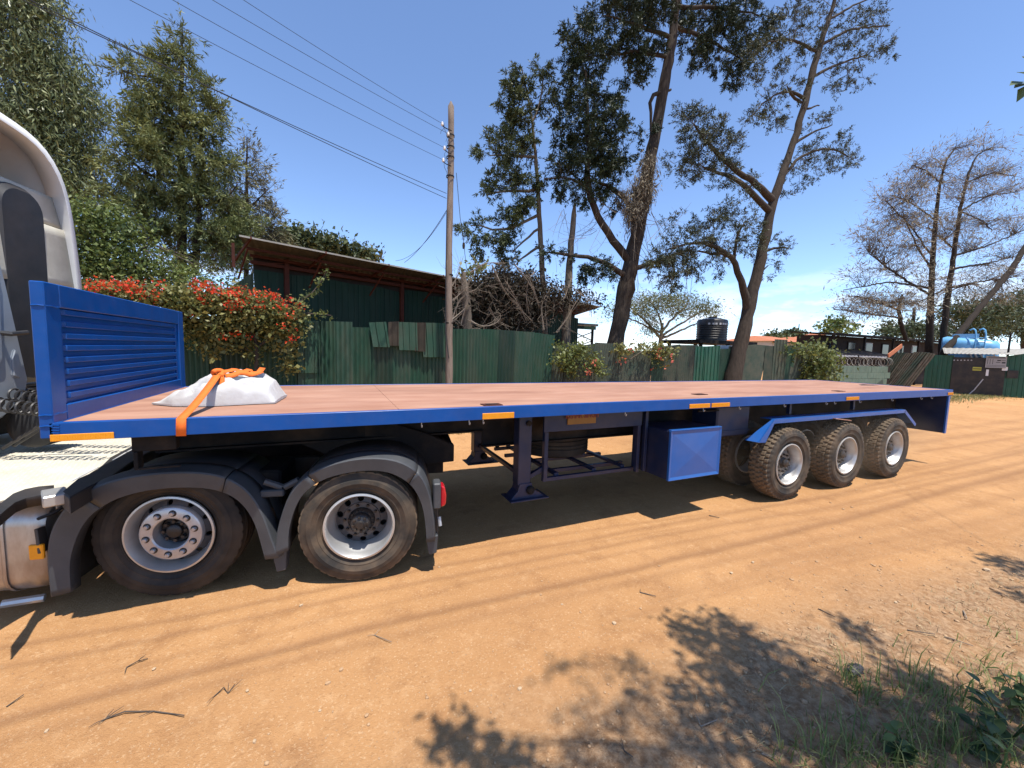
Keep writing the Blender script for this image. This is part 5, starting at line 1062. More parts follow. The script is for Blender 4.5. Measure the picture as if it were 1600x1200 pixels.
plant('bare_conifer', 'large nearly bare twin trunked conifer above the blue water tanker', 'tree', 11,
      [(1451, 590, 6.5), (1453, 500, 5.5), (1456, 430, 4.5), (1461, 350, 3.4), (1468, 290, 2.5), (1478, 250, 1.6), (1492, 232, 1.5)],
      [[(1468, 585, 7.5), (1478, 480, 6.5), (1490, 400, 5.2), (1500, 330, 4), (1512, 275, 3), (1525, 243, 1.6), (1550, 230, 1)], [(1452, 460, 3), (1400, 428, 2.5), (1358, 396, 1)], [(1452, 450, 3), (1390, 440, 2), (1318, 453, 1)], [(1455, 420, 2.5), (1430, 380, 2), (1410, 330, 1)], [(1456, 400, 2.5), (1420, 350, 1.5), (1385, 315, 1)], [(1462, 345, 2), (1430, 320, 1.5), (1395, 305, 1)], [(1470, 285, 2), (1445, 265, 1.5), (1425, 258, 1)],
       [(1490, 400, 3), (1540, 385, 2), (1600, 360, 1)], [(1487, 420, 3), (1540, 412, 2), (1590, 400, 1)], [(1482, 450, 3), (1530, 440, 2), (1590, 432, 1)], [(1500, 330, 2.5), (1545, 305, 1.5), (1590, 300, 1)], [(1510, 285, 2), (1550, 270, 1.5), (1585, 275, 1)], [(1500, 330, 2), (1535, 345, 1.5), (1550, 360, 1)], [(1492, 390, 2.5), (1450, 355, 1.5)], [(1480, 450, 2.5), (1440, 470, 1.5), (1390, 480, 1)], [(1415, 530, 5), (1406, 500, 4.5), (1404, 480, 4), (1410, 460, 2.5)], [(1405, 497, 2.5), (1355, 490, 1.8), (1303, 483, 1)], [(1404, 485, 2.5), (1370, 470, 1.5), (1335, 462, 1)]],
      [(1500, 232, 24, 7, .8), (1540, 235, 26, 9, .7), (1435, 258, 22, 7, .9), (1470, 258, 22, 10, .7), (1415, 288, 24, 9, .8), (1445, 285, 24, 12, .7), (1380, 310, 20, 7, .8), (1410, 315, 34, 10, .7), (1560, 270, 28, 10, .8), (1530, 275, 30, 14, .6), (1585, 290, 18, 9, .7), (1545, 305, 36, 10, .7), (1490, 300, 30, 16, .5), (1400, 345, 36, 12, .7), (1365, 370, 24, 10, .6), (1430, 345, 30, 18, .5), (1385, 385, 36, 12, .55), (1430, 385, 36, 16, .5), (1480, 350, 34, 20, .5), (1540, 345, 40, 14, .6), (1585, 355, 22, 18, .6), (1520, 380, 40, 16, .5), (1575, 395, 30, 14, .6), (1400, 420, 44, 12, .5), (1350, 430, 30, 8, .4), (1540, 425, 46, 12, .6), (1585, 430, 24, 10, .6), (1345, 470, 30, 9, .8), (1385, 470, 36, 12, .8), (1320, 480, 18, 7, .6), (1420, 475, 30, 16, .7), (1360, 488, 36, 8, .7), (1450, 440, 30, 16, .5), (1510, 455, 40, 12, .7), (1560, 460, 36, 12, .7)],
      lf_bare, 'spray', .22, .034, 2.2, 14, .5, bark_dk, twig_dk, twig_r=.015, tw_every=1, droop=.1, twn=5, maxd=7, bsc=.6)
plant('diagonal_trunk', 'bare trunk slanting up to the right before the blue tanker', 'tree', 9.6, [(1474, 552, 6), (1500, 520, 5.2), (1525, 488, 4.8), (1555, 452, 4.5), (1581, 421, 5), (1602, 385, 4), (1640, 320, 3), (1690, 250, 2)], [], [(1640, 300, 24, 14, .5), (1690, 240, 30, 18, .6)], lf_bare, 'spray', .22, .034, 1.2, 12, .5, bark_dk, twig_dk, base=True)
for k, (px, bl, lb) in enumerate(((1425, [(1420, 515, 36, 12), (1450, 520, 30, 12), (1395, 520, 20, 8)], 'dark low tree mass over the brown building roof'), (1520, [(1500, 490, 34, 20), (1540, 485, 36, 24), (1520, 515, 50, 16), (1565, 500, 30, 22)], 'dense dark tree directly behind the blue tanker'), (1600, [(1590, 475, 30, 24), (1620, 490, 40, 30), (1585, 515, 30, 16), (1640, 455, 40, 30)], 'dense dark tree at the right edge beyond the guard hut'))):
    plant('dark_tree', lb, 'tree', 17, [(px, 590, 6), (px, 520, 4), (px+4, 480, 2)], [], bl, lf_far, 'broad', .30, .13, 2.6, 18, .5, bark, twig_dk, tw_every=4, group='dark trees behind the tanker', tint_bias=.3)
# creepers on the fence
bb = [(150, 452, 26, 12), (185, 462, 34, 18), (225, 470, 36, 22), (265, 470, 34, 26), (300, 478, 36, 28), (335, 475, 34, 28), (370, 482, 34, 28), (405, 482, 30, 26), (435, 492, 26, 24), (455, 498, 16, 18), (290, 508, 26, 16, .8), (330, 515, 26, 16, .8), (365, 512, 28, 18, .8), (400, 512, 26, 16, .8), (430, 515, 24, 14, .8), (455, 525, 9, 20), (450, 555, 6, 18, 1.2), (452, 578, 4, 12, 1.4), (392, 538, 6, 14, 1.2), (396, 556, 5, 8, 1.2), (342, 536, 7, 10, 1.2), (338, 552, 4, 8, 1.2), (300, 528, 9, 9), (312, 545, 4, 8, 1.2), (425, 535, 5, 8), (468, 516, 7, 8), (365, 540, 4, 9, 1.2)]
fb = [(165, 452, 20, 7), (190, 450, 24, 9), (215, 447, 18, 9), (240, 462, 16, 6), (232, 475, 12, 5), (300, 452, 14, 9), (318, 450, 16, 10), (340, 456, 22, 8), (365, 455, 10, 7), (375, 468, 18, 12), (372, 482, 12, 10), (395, 462, 12, 7), (420, 462, 14, 7), (440, 468, 14, 7), (452, 480, 10, 9), (455, 495, 6, 8), (285, 490, 10, 5), (460, 512, 6, 6), (358, 522, 5, 6), (375, 525, 6, 4), (460, 532, 5, 5), (255, 490, 8, 4), (330, 470, 12, 6), (410, 480, 10, 7)]
plant('bougainvillea', 'large bougainvillea with red flowers spilling over the fence behind the headboard', 'bougainvillea', 7.35, [(400, 600, 4), (405, 540, 3.5), (380, 480, 2)], [[(405, 540, 3), (440, 510, 2), (455, 480, 1)], [(400, 520, 3), (330, 490, 2), (260, 465, 1)]], bb, lf_bou, 'broad',   .085, .055, .75, 20, .12, bark, twig_dk, tw_every=5, flowers=(fb, fl_red, .06, .06, 10), twig_r=.006, twn=2)
plant('creeper_shoot', 'long leafy creeper shoots reaching up from the bougainvillea across the teal wall', 'creeper', 7.5, [], [[(462, 478, 1), (480, 465, .9), (500, 448, .8), (510, 420, .5)], [(470, 490, 1), (490, 491, .8), (518, 493, .5)]], [(470, 472, 6, 5), (482, 462, 6, 5), (494, 452, 6, 5), (502, 440, 4, 6), (508, 425, 4, 7), (480, 492, 8, 3), (495, 491, 8, 2.5), (512, 493, 8, 2.5), (475, 505, 8, 5)], lf_hedge, 'broad', .075, .05, 1.4, 7, .07, twig_dk, twig_dk, twig_r=.004, crown='leaves')
for k, (bl, fb_, lb) in enumerate((([(885, 548, 18, 9), (905, 552, 20, 10), (890, 565, 16, 12), (895, 580, 10, 10), (925, 560, 12, 8), (935, 575, 10, 12), (870, 560, 8, 8)], [(914, 575, 4, 5), (918, 582, 4, 4), (925, 566, 3, 3)], 'yellowish creeper with a few pink flowers on the fence before the large conifer'), ([(980, 545, 20, 6), (1010, 542, 22, 6), (1035, 545, 16, 7), (1045, 552, 12, 7), (1030, 560, 6, 12), (975, 552, 8, 6)], [(973, 560, 4, 8), (1030, 555, 5, 7), (1032, 572, 5, 8), (1046, 563, 4, 6), (985, 545, 10, 3)], 'thin creeper with orange pink flowers along the fence top right of the large conifer'))):
    plant('flowering_creeper', lb, 'creeper', 7.5, [], [[(bl[0][0], bl[0][1]+20, 1), (bl[1][0], bl[1][1], 1), (bl[3][0], bl[3][1], .5)]], bl, (lf_hedge, lf_bou)[k], 'broad', .10, .065, 1.6, 12, .14, twig_dk, twig_dk, flowers=(fb_, fl_pink, .10, .075, 4), twig_r=.005, group='creepers on the fence')
plant('hedge_shrub', 'yellow green shrub at the far end of the fence beside the block wall', 'shrub', 7.3, [(1285, 602, 2), (1280, 560, 1.5)], [[(1283, 590, 1), (1260, 550, 1)], [(1284, 585, 1), (1300, 560, 1)]], [(1245, 545, 14, 6), (1265, 548, 20, 9), (1285, 552, 16, 12), (1280, 572, 18, 14), (1295, 575, 10, 16), (1270, 590, 14, 10), (1300, 592, 8, 8), (1300, 555, 6, 8, .6)], lf_hedge, 'broad', .15, .09, 1.7, 15, .25, bark, twig_dk, tw_every=4)
# dry thicket on the shed end, with pale dead vines
plant('dry_thicket', 'dark dry thicket of creepers smothering the shed between pole and slender conifer', 'thicket', 9.0, [], [], [(760, 450, 22, 14, 1.2), (790, 440, 30, 18, 1.4), (825, 445, 24, 20, 1.4), (755, 475, 18, 20, 1.2), (790, 475, 32, 24, 1.4), (830, 480, 26, 26, 1.4), (730, 470, 10, 26, .9), (730, 500, 14, 12, .8), (770, 500, 26, 14, 1), (815, 505, 26, 12, .9), (860, 455, 20, 8, 1.2), (890, 462, 24, 7, 1.2), (920, 470, 22, 5, 1.1), (875, 475, 20, 5, .8)], leafmat('thicket_leaf', (.016, .013, .009), (.045, .038, .022), .1, .8), 'broad', .12, .05, 1.8, 22, .22, None, twig_dk, tw_every=2, crown='foliage')
DV = thing('dead_vines', 'tangle of pale curling dead vines above the fence right of the pole', 'dead vines', (5.5, 8.2, 0))
seg = []
for pl_ in ([(705, 510), (715, 470), (735, 452), (745, 455)], [(720, 505), (730, 470), (728, 430)], [(705, 500), (730, 480), (733, 470), (725, 440)], [(735, 500), (750, 512), (775, 508), (787, 492), (782, 484), (772, 488)], [(770, 415), (785, 450), (805, 475), (830, 505)], [(835, 425), (825, 435), (822, 460), (826, 490)], [(790, 440), (810, 470), (822, 500)], [(850, 515), (845, 475), (860, 450)], [(880, 470), (890, 440), (897, 430)], [(900, 455), (925, 472)], [(705, 470), (725, 455), (740, 430)], [(712, 520), (740, 515), (760, 518)], [(805, 415), (830, 445), (845, 480)], [(735, 425), (760, 410), (790, 412)], [(765, 480), (775, 500), (800, 512)], [(705, 450), (716, 430), (724, 400)], [(870, 520), (885, 500), (895, 480), (905, 465)]):
    for k in range(3):
        P = np.array([AY(a+rnd.gauss(0, 3 if k else 0), b_+rnd.gauss(0, 3 if k else 0), 8.15+rnd.gauss(0, .15)) for a, b_ in pl_]); d = np.r_[0, np.cumsum(np.linalg.norm(np.diff(P, axis=0), axis=1))]; u = np.linspace(0, d[-1], 12); Q = np.stack([np.interp(u, d, P[:, i]) for i in range(3)], 1)
        for _ in range(3): Q[1:-1] = (Q[:-2]+2*Q[1:-1]+Q[2:])/4
        Q -= np.array([5.5, 8.2, 0]); seg.append((Q, np.linspace(.016 if k == 0 else .008, .004, 12)))
        for _ in range(5): i = rnd.randrange(1, 11); e_ = Q[i]+rng.normal(0, .22, 3); seg.append(([Q[i], (Q[i]+e_)/2+rng.normal(0, .05, 3), e_], [.005, .004, .002]))
for k in range(240):
    p = AY(rnd.uniform(700, 880), rnd.uniform(420, 515), 8.3+rnd.gauss(0, .2))-np.array([5.5, 8.2, 0]); e_ = p+rng.normal(0, .25, 3); seg.append(([p, (p+e_)/2+rng.normal(0, .06, 3), e_], [.004, .0035, .002]))
link('vine_stems', tubes_mesh('vine_stems', seg, twigm, 4), DV)['kind'] = 'stuff'
plant('dead_stump', 'grey dead tree stump wrapped in vines just right of the pole', 'dead tree', 8.4, [(732, 560, 9), (731, 500, 9), (728, 460, 8), (724, 425, 5)], [], [], None, barkm=bark_pale)
# ================================================================== right hand background
def bx(m, a, b_): return m.box(a, b_)
# black water tank on its stand
c = AY(1111, 533, 10.0); zb_ = float(c[2]); zt_ = float(AY(1111, 497, 10)[2]); r_ = (float(AY(1133, 515, 10)[0])-float(AY(1090, 515, 10)[0]))*.36
WT = thing('water_tank', 'ribbed black plastic water tank standing on a platform behind the fence', 'water tank', (float(c[0]), 10, zb_))
h = zt_-zb_; pr = [(0, 0), (r_*.98, 0)]
for k in range(6): z = h*(.06+.10*k); pr += [(r_*.97, z), (r_, z+.02*h), (r_, z+.06*h), (r_*.97, z+.08*h)]
pr += [(r_, h*.66), (r_, h*.86), (r_*.96, h*.90), (r_*.94, h*.92), (r_*.55, h*.98), (r_*.3, h*1.0), (r_*.3, h*1.05), (0, h*1.05)]
MB().lathe(pr, 40, (0, 0, 0), 'z').build('tank_body', tank_blk, WT, smooth=40)
for k in range(9): a = rad(-150+k*13+rnd.uniform(-3, 3)); MB().box((-.05, -.004, -.045), (.045, .004, .045)).build('faded_lettering', pale, WT).matrix_local = Matrix.Translation((r_*1.005*math.cos(a), r_*1.005*math.sin(a), h*.72)) @ Matrix.Rotation(a+math.pi/2, 4, 'Z')
p0 = AY(1062, 536, 10); p1 = AY(1150, 536, 10)
WS = thing('tank_platform', 'dark steel platform carrying the black water tank', 'platform', (float(c[0]), 10, 0)); x0, x1 = float(p0[0])-float(c[0]), float(p1[0])-float(c[0])
MB().box((x0, -1.1, zb_-.16), (x1, 1.1, zb_-.005)).build('platform_deck', steel_dk, WS)
for x in (x0+.3, 0, x1-.3):
    for y in (-.9, .9): MB().box((x-.06, y-.06, 0), (x+.06, y+.06, zb_-.16)).build('platform_post', steel_dk, WS)
m = MB().box((-1.2, -1.3, 2.0), (1.4, -1.25, zb_-.22)); m.build('pale_sheet', pale, WS)
# far houses with orange tiles
def house(px0, px1, ytop, yeave, Y, label, name='tiled_house'):
    a, b_ = AY(px0, yeave, Y), AY(px1, yeave, Y); zr = float(AY((px0+px1)/2, ytop, Y)[2]); ze = float(a[2]); cx = float((a[0]+b_[0])/2); w = float(b_[0]-a[0])/2
    Hs = thing(name, label, 'house', (cx, Y, 0)); d = 5.
    MB().box((-w+.5, -d+.5, 0), (w-.5, d-.5, ze)).build('wall', plaster, Hs)
    m = MB(); m.add([(-w, -d, ze), (w, -d, ze), (w, d, ze), (-w, d, ze), (-w*.45, 0, zr), (w*.45, 0, zr)], [(0, 1, 5, 4), (2, 3, 4, 5), (1, 2, 5), (3, 0, 4), (3, 2, 1, 0)]); m.build('roof', tiles_or, Hs)
    MB().box((-w, -d-.06, ze-.25), (w, -d-.003, ze-.01)).build('fascia', dark_wall, Hs)
    for x in (-w*.6, -w*.2, w*.2, w*.6): f_ = MB().box((x-.5, -d+.44, ze-1.9), (x+.5, -d+.49, ze-.7)).build('window', pale, Hs); MB().box((x-.42, -d+.42, ze-1.8), (x+.42, -d+.436, ze-.8)).build('pane', glass, f_)
house(1160, 1222, 525, 533, 40, 'orange tiled house roof beyond the fence right of the leaning conifer'); house(1218, 1262, 527, 534, 46, 'lower orange tiled house roof between two others in the distance'); house(1252, 1300, 522, 531, 52, 'orange tiled roof half hidden by the dark building')
for k, (px, py, rx, lb) in enumerate(((1207, 525, 10, 'tiny dark tree above the first orange roof'), (1240, 523, 22, 'tiny spreading tree on the skyline below the mast'))):
    plant('skyline_tree', lb, 'tree', 120, [(px, 545, 1.2), (px, py, .8)], [], [(px, py, rx, 3.5), (px-rx*.4, py+2, rx*.6, 3), (px+rx*.5, py+1, rx*.5, 3)], lf_far, 'broad', 1.6, .9, 9, 12, 1.2, bark, None, group='trees on the skyline')
a = AY(1247, 525, 130); z = float(AY(1247, 506, 130)[2]); MT = thing('radio_mast', 'thin radio mast on the skyline above the orange roofs', 'mast', (float(a[0]), 130, 0))
for dx, dy in ((-.4, -.4), (.4, -.4), (0, .4)): MB().tube([(dx, dy, 0), (dx*.2, dy*.2, z)], .12, 4).build('mast_leg', steel_dk, MT)
# long dark building
a, b_ = AY(1281, 522, 14), AY(1500, 522, 14); z1 = 4.0
DB = thing('brown_building', 'long dark brown building with a low roof behind the block wall', 'building', (float(a[0]), 14, 0)); w = float(b_[0]-a[0])
MB().box((0, .0, 0), (w, 1.6, z1-.12)).build('wall', dark_wall, DB); MB().prism([(-.8, z1-.10), (2.0, z1+.10), (2.0, z1+.18), (-.8, z1-.02)], -.3, w+.3, 'x').build('roof', dark_wall, DB)
MB().box((-.3, -.86, z1-.14), (w+.3, -.81, z1+.02)).build('eaves_board', steel_dk, DB)
for k in range(7): x = 1.2+k*2.6; f_ = MB().box((x, -.05, 2.55), (x+1.1, -.003, 3.5)).build('window', pale if k in (2, 5) else dark_wall, DB); MB().box((x+.08, -.07, 2.63), (x+1.02, -.052, 3.42)).build('pane', glass, f_)
for k in range(5): MB().box((.4+k*4.4, -.7, 0), (.55+k*4.4, -.58, z1-.14)).build('veranda_post', dark_wall, DB)
# lower lean-to roof in front of it
a, b_ = AY(1308, 555, 11), AY(1412, 553, 11); LT = thing('lean_to_roof', 'low lean-to with a pale corrugated roof edge behind the razor wire', 'shed', (float(a[0]), 11, 0)); w = float(b_[0]-a[0]); z = float(a[2])
rows = []
for v, dz in ((0, 0), (2.6, .55)): rows.append([(w*j/60, v, z+dz+.02*math.sin(j*math.pi/1.5)) for j in range(61)])
MB().grid(rows).build('roof_sheet', dark_wall, LT); MB().grid([[(w*j/60, -.004, z-.07+.02*math.sin(j*math.pi/1.5)) for j in range(61)], [(w*j/60, -.004, z+.01+.02*math.sin(j*math.pi/1.5)) for j in range(61)]]).build('roof_edge', pale, LT, solid=.004)
MB().box((0, .5, 0), (w, .6, z-.02)).build('wall', dark_wall, LT)
# block wall with razor wire
a, b_ = AY(1303, 578, 8.4), AY(1392, 576, 8.4); BW = thing('block_wall', 'low mossy green painted block wall topped with coiled razor wire', 'wall', (float(a[0]), 8.4, 0)); w = float(b_[0]-a[0]); hz_ = 1.72
nb = int(w/.62)
for r in range(5):
    for k in range(nb):
        o_ = .31*(r % 2); x0 = k*.62+o_; x1 = min(x0+.612, w)
        if x1-x0 > .1: MB().box((x0, -.01*rnd.random(), r*.345), (x1, .18, r*.345+.337)).build('block', greywall, BW, bevel=.006)
MB().box((0, .02, 0), (w, .17, hz_-.01)).build('mortar_core', dark_wall, BW)
for x in (0.15, w*.42, w*.98): m = MB().tube([(x, .1, hz_), (x, .1, hz_+.62)], .025, 6); m.build('wire_post', steel_dk, BW)
RZ = thing('razor_wire', 'coils of razor wire along the top of the block wall', 'razor wire', (float(a[0]), 8.4, hz_)); m = MB(); pts = []
for i in range(900): u = i/900; an = i*.13; pts.append((w*u+.22*math.cos(an*.13), .1+.25*math.cos(an), .27+.25*math.sin(an)))
m.tube(pts, .010, 3, False); m.build('wire_coil', roof_pale, RZ)
# leaning old sheets
LO = AY(1420, 600, 7.9); LD = np.array([.52, -.854, 0]); LN = np.array([.854, .52, 0])
LS = thing('leaning_iron_sheets', 'stack of rusty grey iron sheets leaning beside the twin trunks', 'iron sheets', (float(LO[0]), float(LO[1]), 0), math.atan2(LD[1], LD[0]))
def LP_(px, py): P = AP(px, py, LO, LN)-LO; return float(P@LD), float(P[2]+LO[2])
for k, (p0, p1, y0, y1, mt, ln) in enumerate(((1386, 1404, 557, 557, green_old, .1), (1399, 1418, 551, 551, green_old, .95), (1414, 1431, 552, 551, rust_sheet, 1.15), (1427, 1441, 550, 550, rust_sheet, 1.3), (1438, 1451, 550, 551, green_old, 1.35), (1447, 1459, 551, 553, rust_sheet, 1.2))):
    (ua, za), (ub_, zb2) = LP_(p0, y0), LP_(p1, y1); iron_sheet(ua-ln, ub_-ln, -.05, za, zb2, -.06*k, mt, LS, ln, 'wave', tilt=.05, amp=.03)
a, b_ = AY(1388, 556, 7.8), AY(1409, 540, 7.8); m = MB(a); m.bar(a, b_, .22, .05, (0, 1, 0)); o = m.build('wooden_plank', tiles_or, None); o.location = a; tag(o, 'reddish plank sticking up slantwise beside the leaning iron sheets', 'plank')
# guard hut with gate: a frame facing the road
GA = AY(1478, 614, 8.4); GD = np.array([.34, -.94, 0]); GD /= np.linalg.norm(GD); GN = np.array([-GD[1], GD[0], 0])   # GN points away from the camera
def GP(px, py, v=0): P = AP(px, py, GA+GN*v, GN)-GA; return float(P@GD), v, float(P[2])
GH = thing('guard_hut', 'green iron guard hut and wall at the right edge with a flat pale roof', 'hut', tuple(map(float, (GA[0], GA[1], 0))), math.atan2(GD[1], GD[0]))
uL, uG0, uG1, uS, uR = GP(1476, 600)[0], GP(1486, 600)[0], GP(1566, 600)[0], GP(1541, 600)[0], GP(1606, 600)[0]
zroof = GP(1520, 553)[2]
def hs(u0, u1, za, zb, v=0): 
    n = max(1, int(round((u1-u0)/.7)))
    for k in range(n): a0, a1 = u0+(u1-u0)*k/n, u0+(u1-u0)*(k+1)/n; iron_sheet(a0, a1, -.05, za+(zb-za)*k/n, za+(zb-za)*(k+1)/n, v, green_new, GH, 0, 'box', 'wall_sheet')
hs(uL-1.0, uG0-.02, zroof-.1, zroof-.1, .05); hs(uG1+.02, uR+2.2, GP(1568, 556)[2], GP(1625, 536)[2], .05)
rows = [[(uL-.2+(uG1+.5-uL)*j/50, -.4, zroof+.02*math.sin(j*math.pi/1.5)) for j in range(51)], [(uL-.2+(uG1+2.6-uL)*j/50, 3.0, zroof+.45+.02*math.sin(j*math.pi/1.5)) for j in range(51)]]
MB().grid(rows).build('roof_sheet', roof_pale, GH, solid=.02)
for u in (uL, uG1+.3): MB().box((u, 2.8, 0), (u+.1, 2.9, zroof+.4)).build('hut_post', steel_dk, GH)
BG = thing('black_gate', 'black steel sliding gate closed in front of the guard hut', 'gate', tuple(map(float, GA+np.array([0, 0, 0]))), math.atan2(GD[1], GD[0])); BG.location = (float(GA[0]), float(GA[1]), 0)
zg = GP(1500, 558)[2]; us_ = GP(1541, 600)[0]
MB().box((uG0-.05, -.03, .05), (us_-.005, .02, zg)).build('gate_leaf', blackgate, BG, bevel=.01); MB().box((us_-.06, -.012, .05), (uG1+.06, .035, GP(1550, 573)[2])).build('gate_leaf', blackgate, BG, bevel=.01)
for k in range(6): c = GP(1491+k*5.4, 562.5, -.04); MB().lathe([(0, -.01), (.035, -.01), (.04, 0)], 8, (c[0], -.035, c[2])).build('gate_hole', pale, BG)
a, b_ = GP(1520, 573, 0), GP(1533, 579, 0); f_ = MB().box((a[0], -.05, b_[2]), (b_[0], -.033, a[2])).build('yellow_sticker', mk('yellow_green_print', (.42, .40, .05), rough=.5), BG); MB().box((a[0]+.02, -.054, (a[2]+b_[2])/2-.03), (b_[0]-.02, -.052, (a[2]+b_[2])/2+.02)).build('print_band', blackgate, f_)
a, b_ = GP(1541, 577, 0), GP(1544, 587, 0); MB().box((a[0], -.05, b_[2]), (b_[0], -.033, a[2])).build('white_strip', white_pl, BG)
a, b_ = GP(1514, 613), GP(1536, 592); m = MB(); m.tube([(a[0], -.06, .02), ((a[0]*.6+b_[0]*.4), -.07, .35), (b_[0], -.06, b_[2])], .03, 6); m.build('pull_bar', pale, BG, smooth=40)
a, b_ = GP(1541, 556), GP(1571, 575); SB = MB().box((0, -.04, 0), (b_[0]-a[0], .0, a[2]-b_[2])).build('notice_board', signm, None); SB.matrix_world = Matrix.Translation((float(GA[0]), float(GA[1]), 0)) @ Matrix.Rotation(math.atan2(GD[1], GD[0]), 4, 'Z') @ Matrix.Translation((a[0], -.12, b_[2])); tag(SB, 'grey printed notice board above the black gate', 'sign')
w, h = b_[0]-a[0], a[2]-b_[2]
for x0, x1, z0, z1 in ((.1, .9, .90, .94), (.05, .95, .82, .85), (.08, .10, .3, .75), (.2, .22, .3, .75), (.33, .35, .3, .75), (.55, .72, .60, .68), (.75, .95, .62, .65), (.5, .7, .46, .50), (.78, .95, .40, .50), (.05, .95, .20, .22), (.05, .95, .10, .12)): MB().box((x0*w, -.045, z0*h), (x1*w, -.0405, z1*h)).build('print_line', steel_dk, SB)
a, b_ = GP(1571, 573), GP(1575, 579); m = MB().box((GP(1566, 573)[0], -.06, b_[2]), (GP(1575, 573)[0], -.01, a[2])); m.build('small_plate', white_pl, GH)
a, b_ = GP(1574, 578), GP(1590, 591); f_ = MB().box((a[0], -.08, b_[2]), (b_[0], .04, a[2])).build('window_frame', blackgate, GH); MB().box((a[0]+.08, -.09, b_[2]+.08), (b_[0]-.4, -.082, a[2]-.08)).build('pane', glass, f_)
c = GP(1575, 553, .5); MB().tube([(c[0], .5, 0), (c[0], .5, GP(1575, 520, .5)[2])], .05, 6).build('antenna_pole', steel_dk, GH)
# water tanker behind the hut
a, b_ = AY(1478, 550, 13), AY(1557, 548, 13); D_ = GD; WO = AP(1478, 552, GA+GN*4, GN); 
def WP(px, py, v): P = AP(px, py, GA+GN*v, GN)-WO; return float(P@GD), float(P[2]+WO[2])
TK = thing('water_tanker', 'pale blue water tanker body standing behind the guard hut', 'tanker', (float(WO[0]), float(WO[1]), 0), math.atan2(GD[1], GD[0])-.0)
u0, u1 = WP(1476, 540, 4)[0], WP(1564, 540, 4)[0]; zt_ = WP(1500, 526, 4)[1]; zb_ = WP(1500, 556, 4)[1]
ub = u0+(u1-u0)*.52
rr = rrect(0, 2.3, zb_-.5, zt_+.05, .5, 6); rr2 = [(a, .0+b_) for a, b_ in rr]; rr2.append(rr2[0]); cy = 1.15; czz = (zb_-.5+zt_)/2
st = []
for u, sc_, dz in ((u0-.12, .9, 0), (u0+.1, 1.0, 0), (u1-.5, 1.0, -.45*0), (u1-.12, .96, 0), (u1, .82, -.02)):
    st.append([(u, cy+(a-cy)*sc_, czz+(b_-czz)*sc_-(.35*max(0, (u-u0)/(u1-u0)))) for a, b_ in rr2])
m = MB(); m.grid(st); m.add(st[-1][:-1], [tuple(range(len(st[-1])-1))]); m.add(st[0][:-1], [tuple(range(len(st[0])-1))]); m.build('tank_barrel', skyblue, TK, smooth=50)
MB().box((u0+.4, .5, zt_-.02), (u1-1.0, .62, zt_+.22)).build('top_rail', skyblue, TK); MB().box((u0+.4, 1.7, zt_-.02), (u1-1.0, 1.82, zt_+.22)).build('top_rail', skyblue, TK)
ul = WP(1523, 540, 4)[0]
for du in (0, .45): MB().tube([(ul+du, -.06, zb_-.4), (ul+du, -.06, zt_+.15), (ul+du-.05, .0, zt_+.45), (ul+du-.15, .2, zt_+.58), (ul+du-.28, .45, zt_+.5)], .045, 6).build('ladder_rail', skyblue, TK, smooth=40)
for k in range(6): MB().tube([(ul, -.06, zb_-.2+k*.3), (ul+.45, -.06, zb_-.2+k*.3)], .03, 5).build('ladder_rung', skyblue, TK)
for px in (1518, 1526, 1535, 1555): u = WP(px, 548, 4)[0]; m = MB().bar((u-.15, -.12, zb_+.35), (u+.15, -.12, zb_-.35), .12, .08); m.build('side_bracket', pale, TK)
MB().box((u0, .3, .9), (u1-.2, 2.0, zb_-.55)).build('chassis', steel_dk, TK)
for u in (u0, u0+1.3, u1-1.2):
    for v in (.0, 2.0): MB().lathe([(0, 0), (.5, 0), (.5, .3), (0, .3)], 24, (u, v, .5)).build('wheel', rubber_clean, TK, 40)
# ================================================================== ground cover, stones, twigs
def blades(n, fx, hmin, hmax, wd, m, name, label=None, lean=.5):
    P = fx(n); n = len(P); Z_ = ground_h(P[:, 0], P[:, 1]); base_ = np.stack([P[:, 0], P[:, 1], Z_-.005], 1)
    hh = rng.uniform(hmin, hmax, n)*(.6+.8*rng.random(n)); an = rng.uniform(0, 2*np.pi, n); d = np.stack([np.cos(an), np.sin(an), np.zeros(n)], 1); s = np.stack([-np.sin(an), np.cos(an), np.zeros(n)], 1); ln = rng.uniform(.1, lean*2, n)[:, None]
    w_ = (wd*rng.uniform(.6, 1.3, n))[:, None]; H_ = hh[:, None]; up = np.array([0, 0, 1.])
    v = np.stack([base_-s*w_, base_+s*w_, base_+d*H_*ln*.35+up*H_*.55+s*w_*.8, base_+d*H_*ln*.35+up*H_*.55-s*w_*.8, base_+d*H_*ln+up*H_*(1-.35*ln)+s*w_*.12, base_+d*H_*ln+up*H_*(1-.35*ln)-s*w_*.12], 1).reshape(-1, 3)
    b = np.arange(n)[:, None]*6; q_ = np.concatenate([b+np.array([[0, 1, 2, 3]]), b+np.array([[3, 2, 4, 5]])], 0); t_ = np.clip(rng.normal(.5, .28, n), 0, 1)
    o = link(name, fast_mesh(name, v, q_, np.r_[t_, t_], m)); tag(o, label, 'grass' if label else None, kind='stuff'); return o
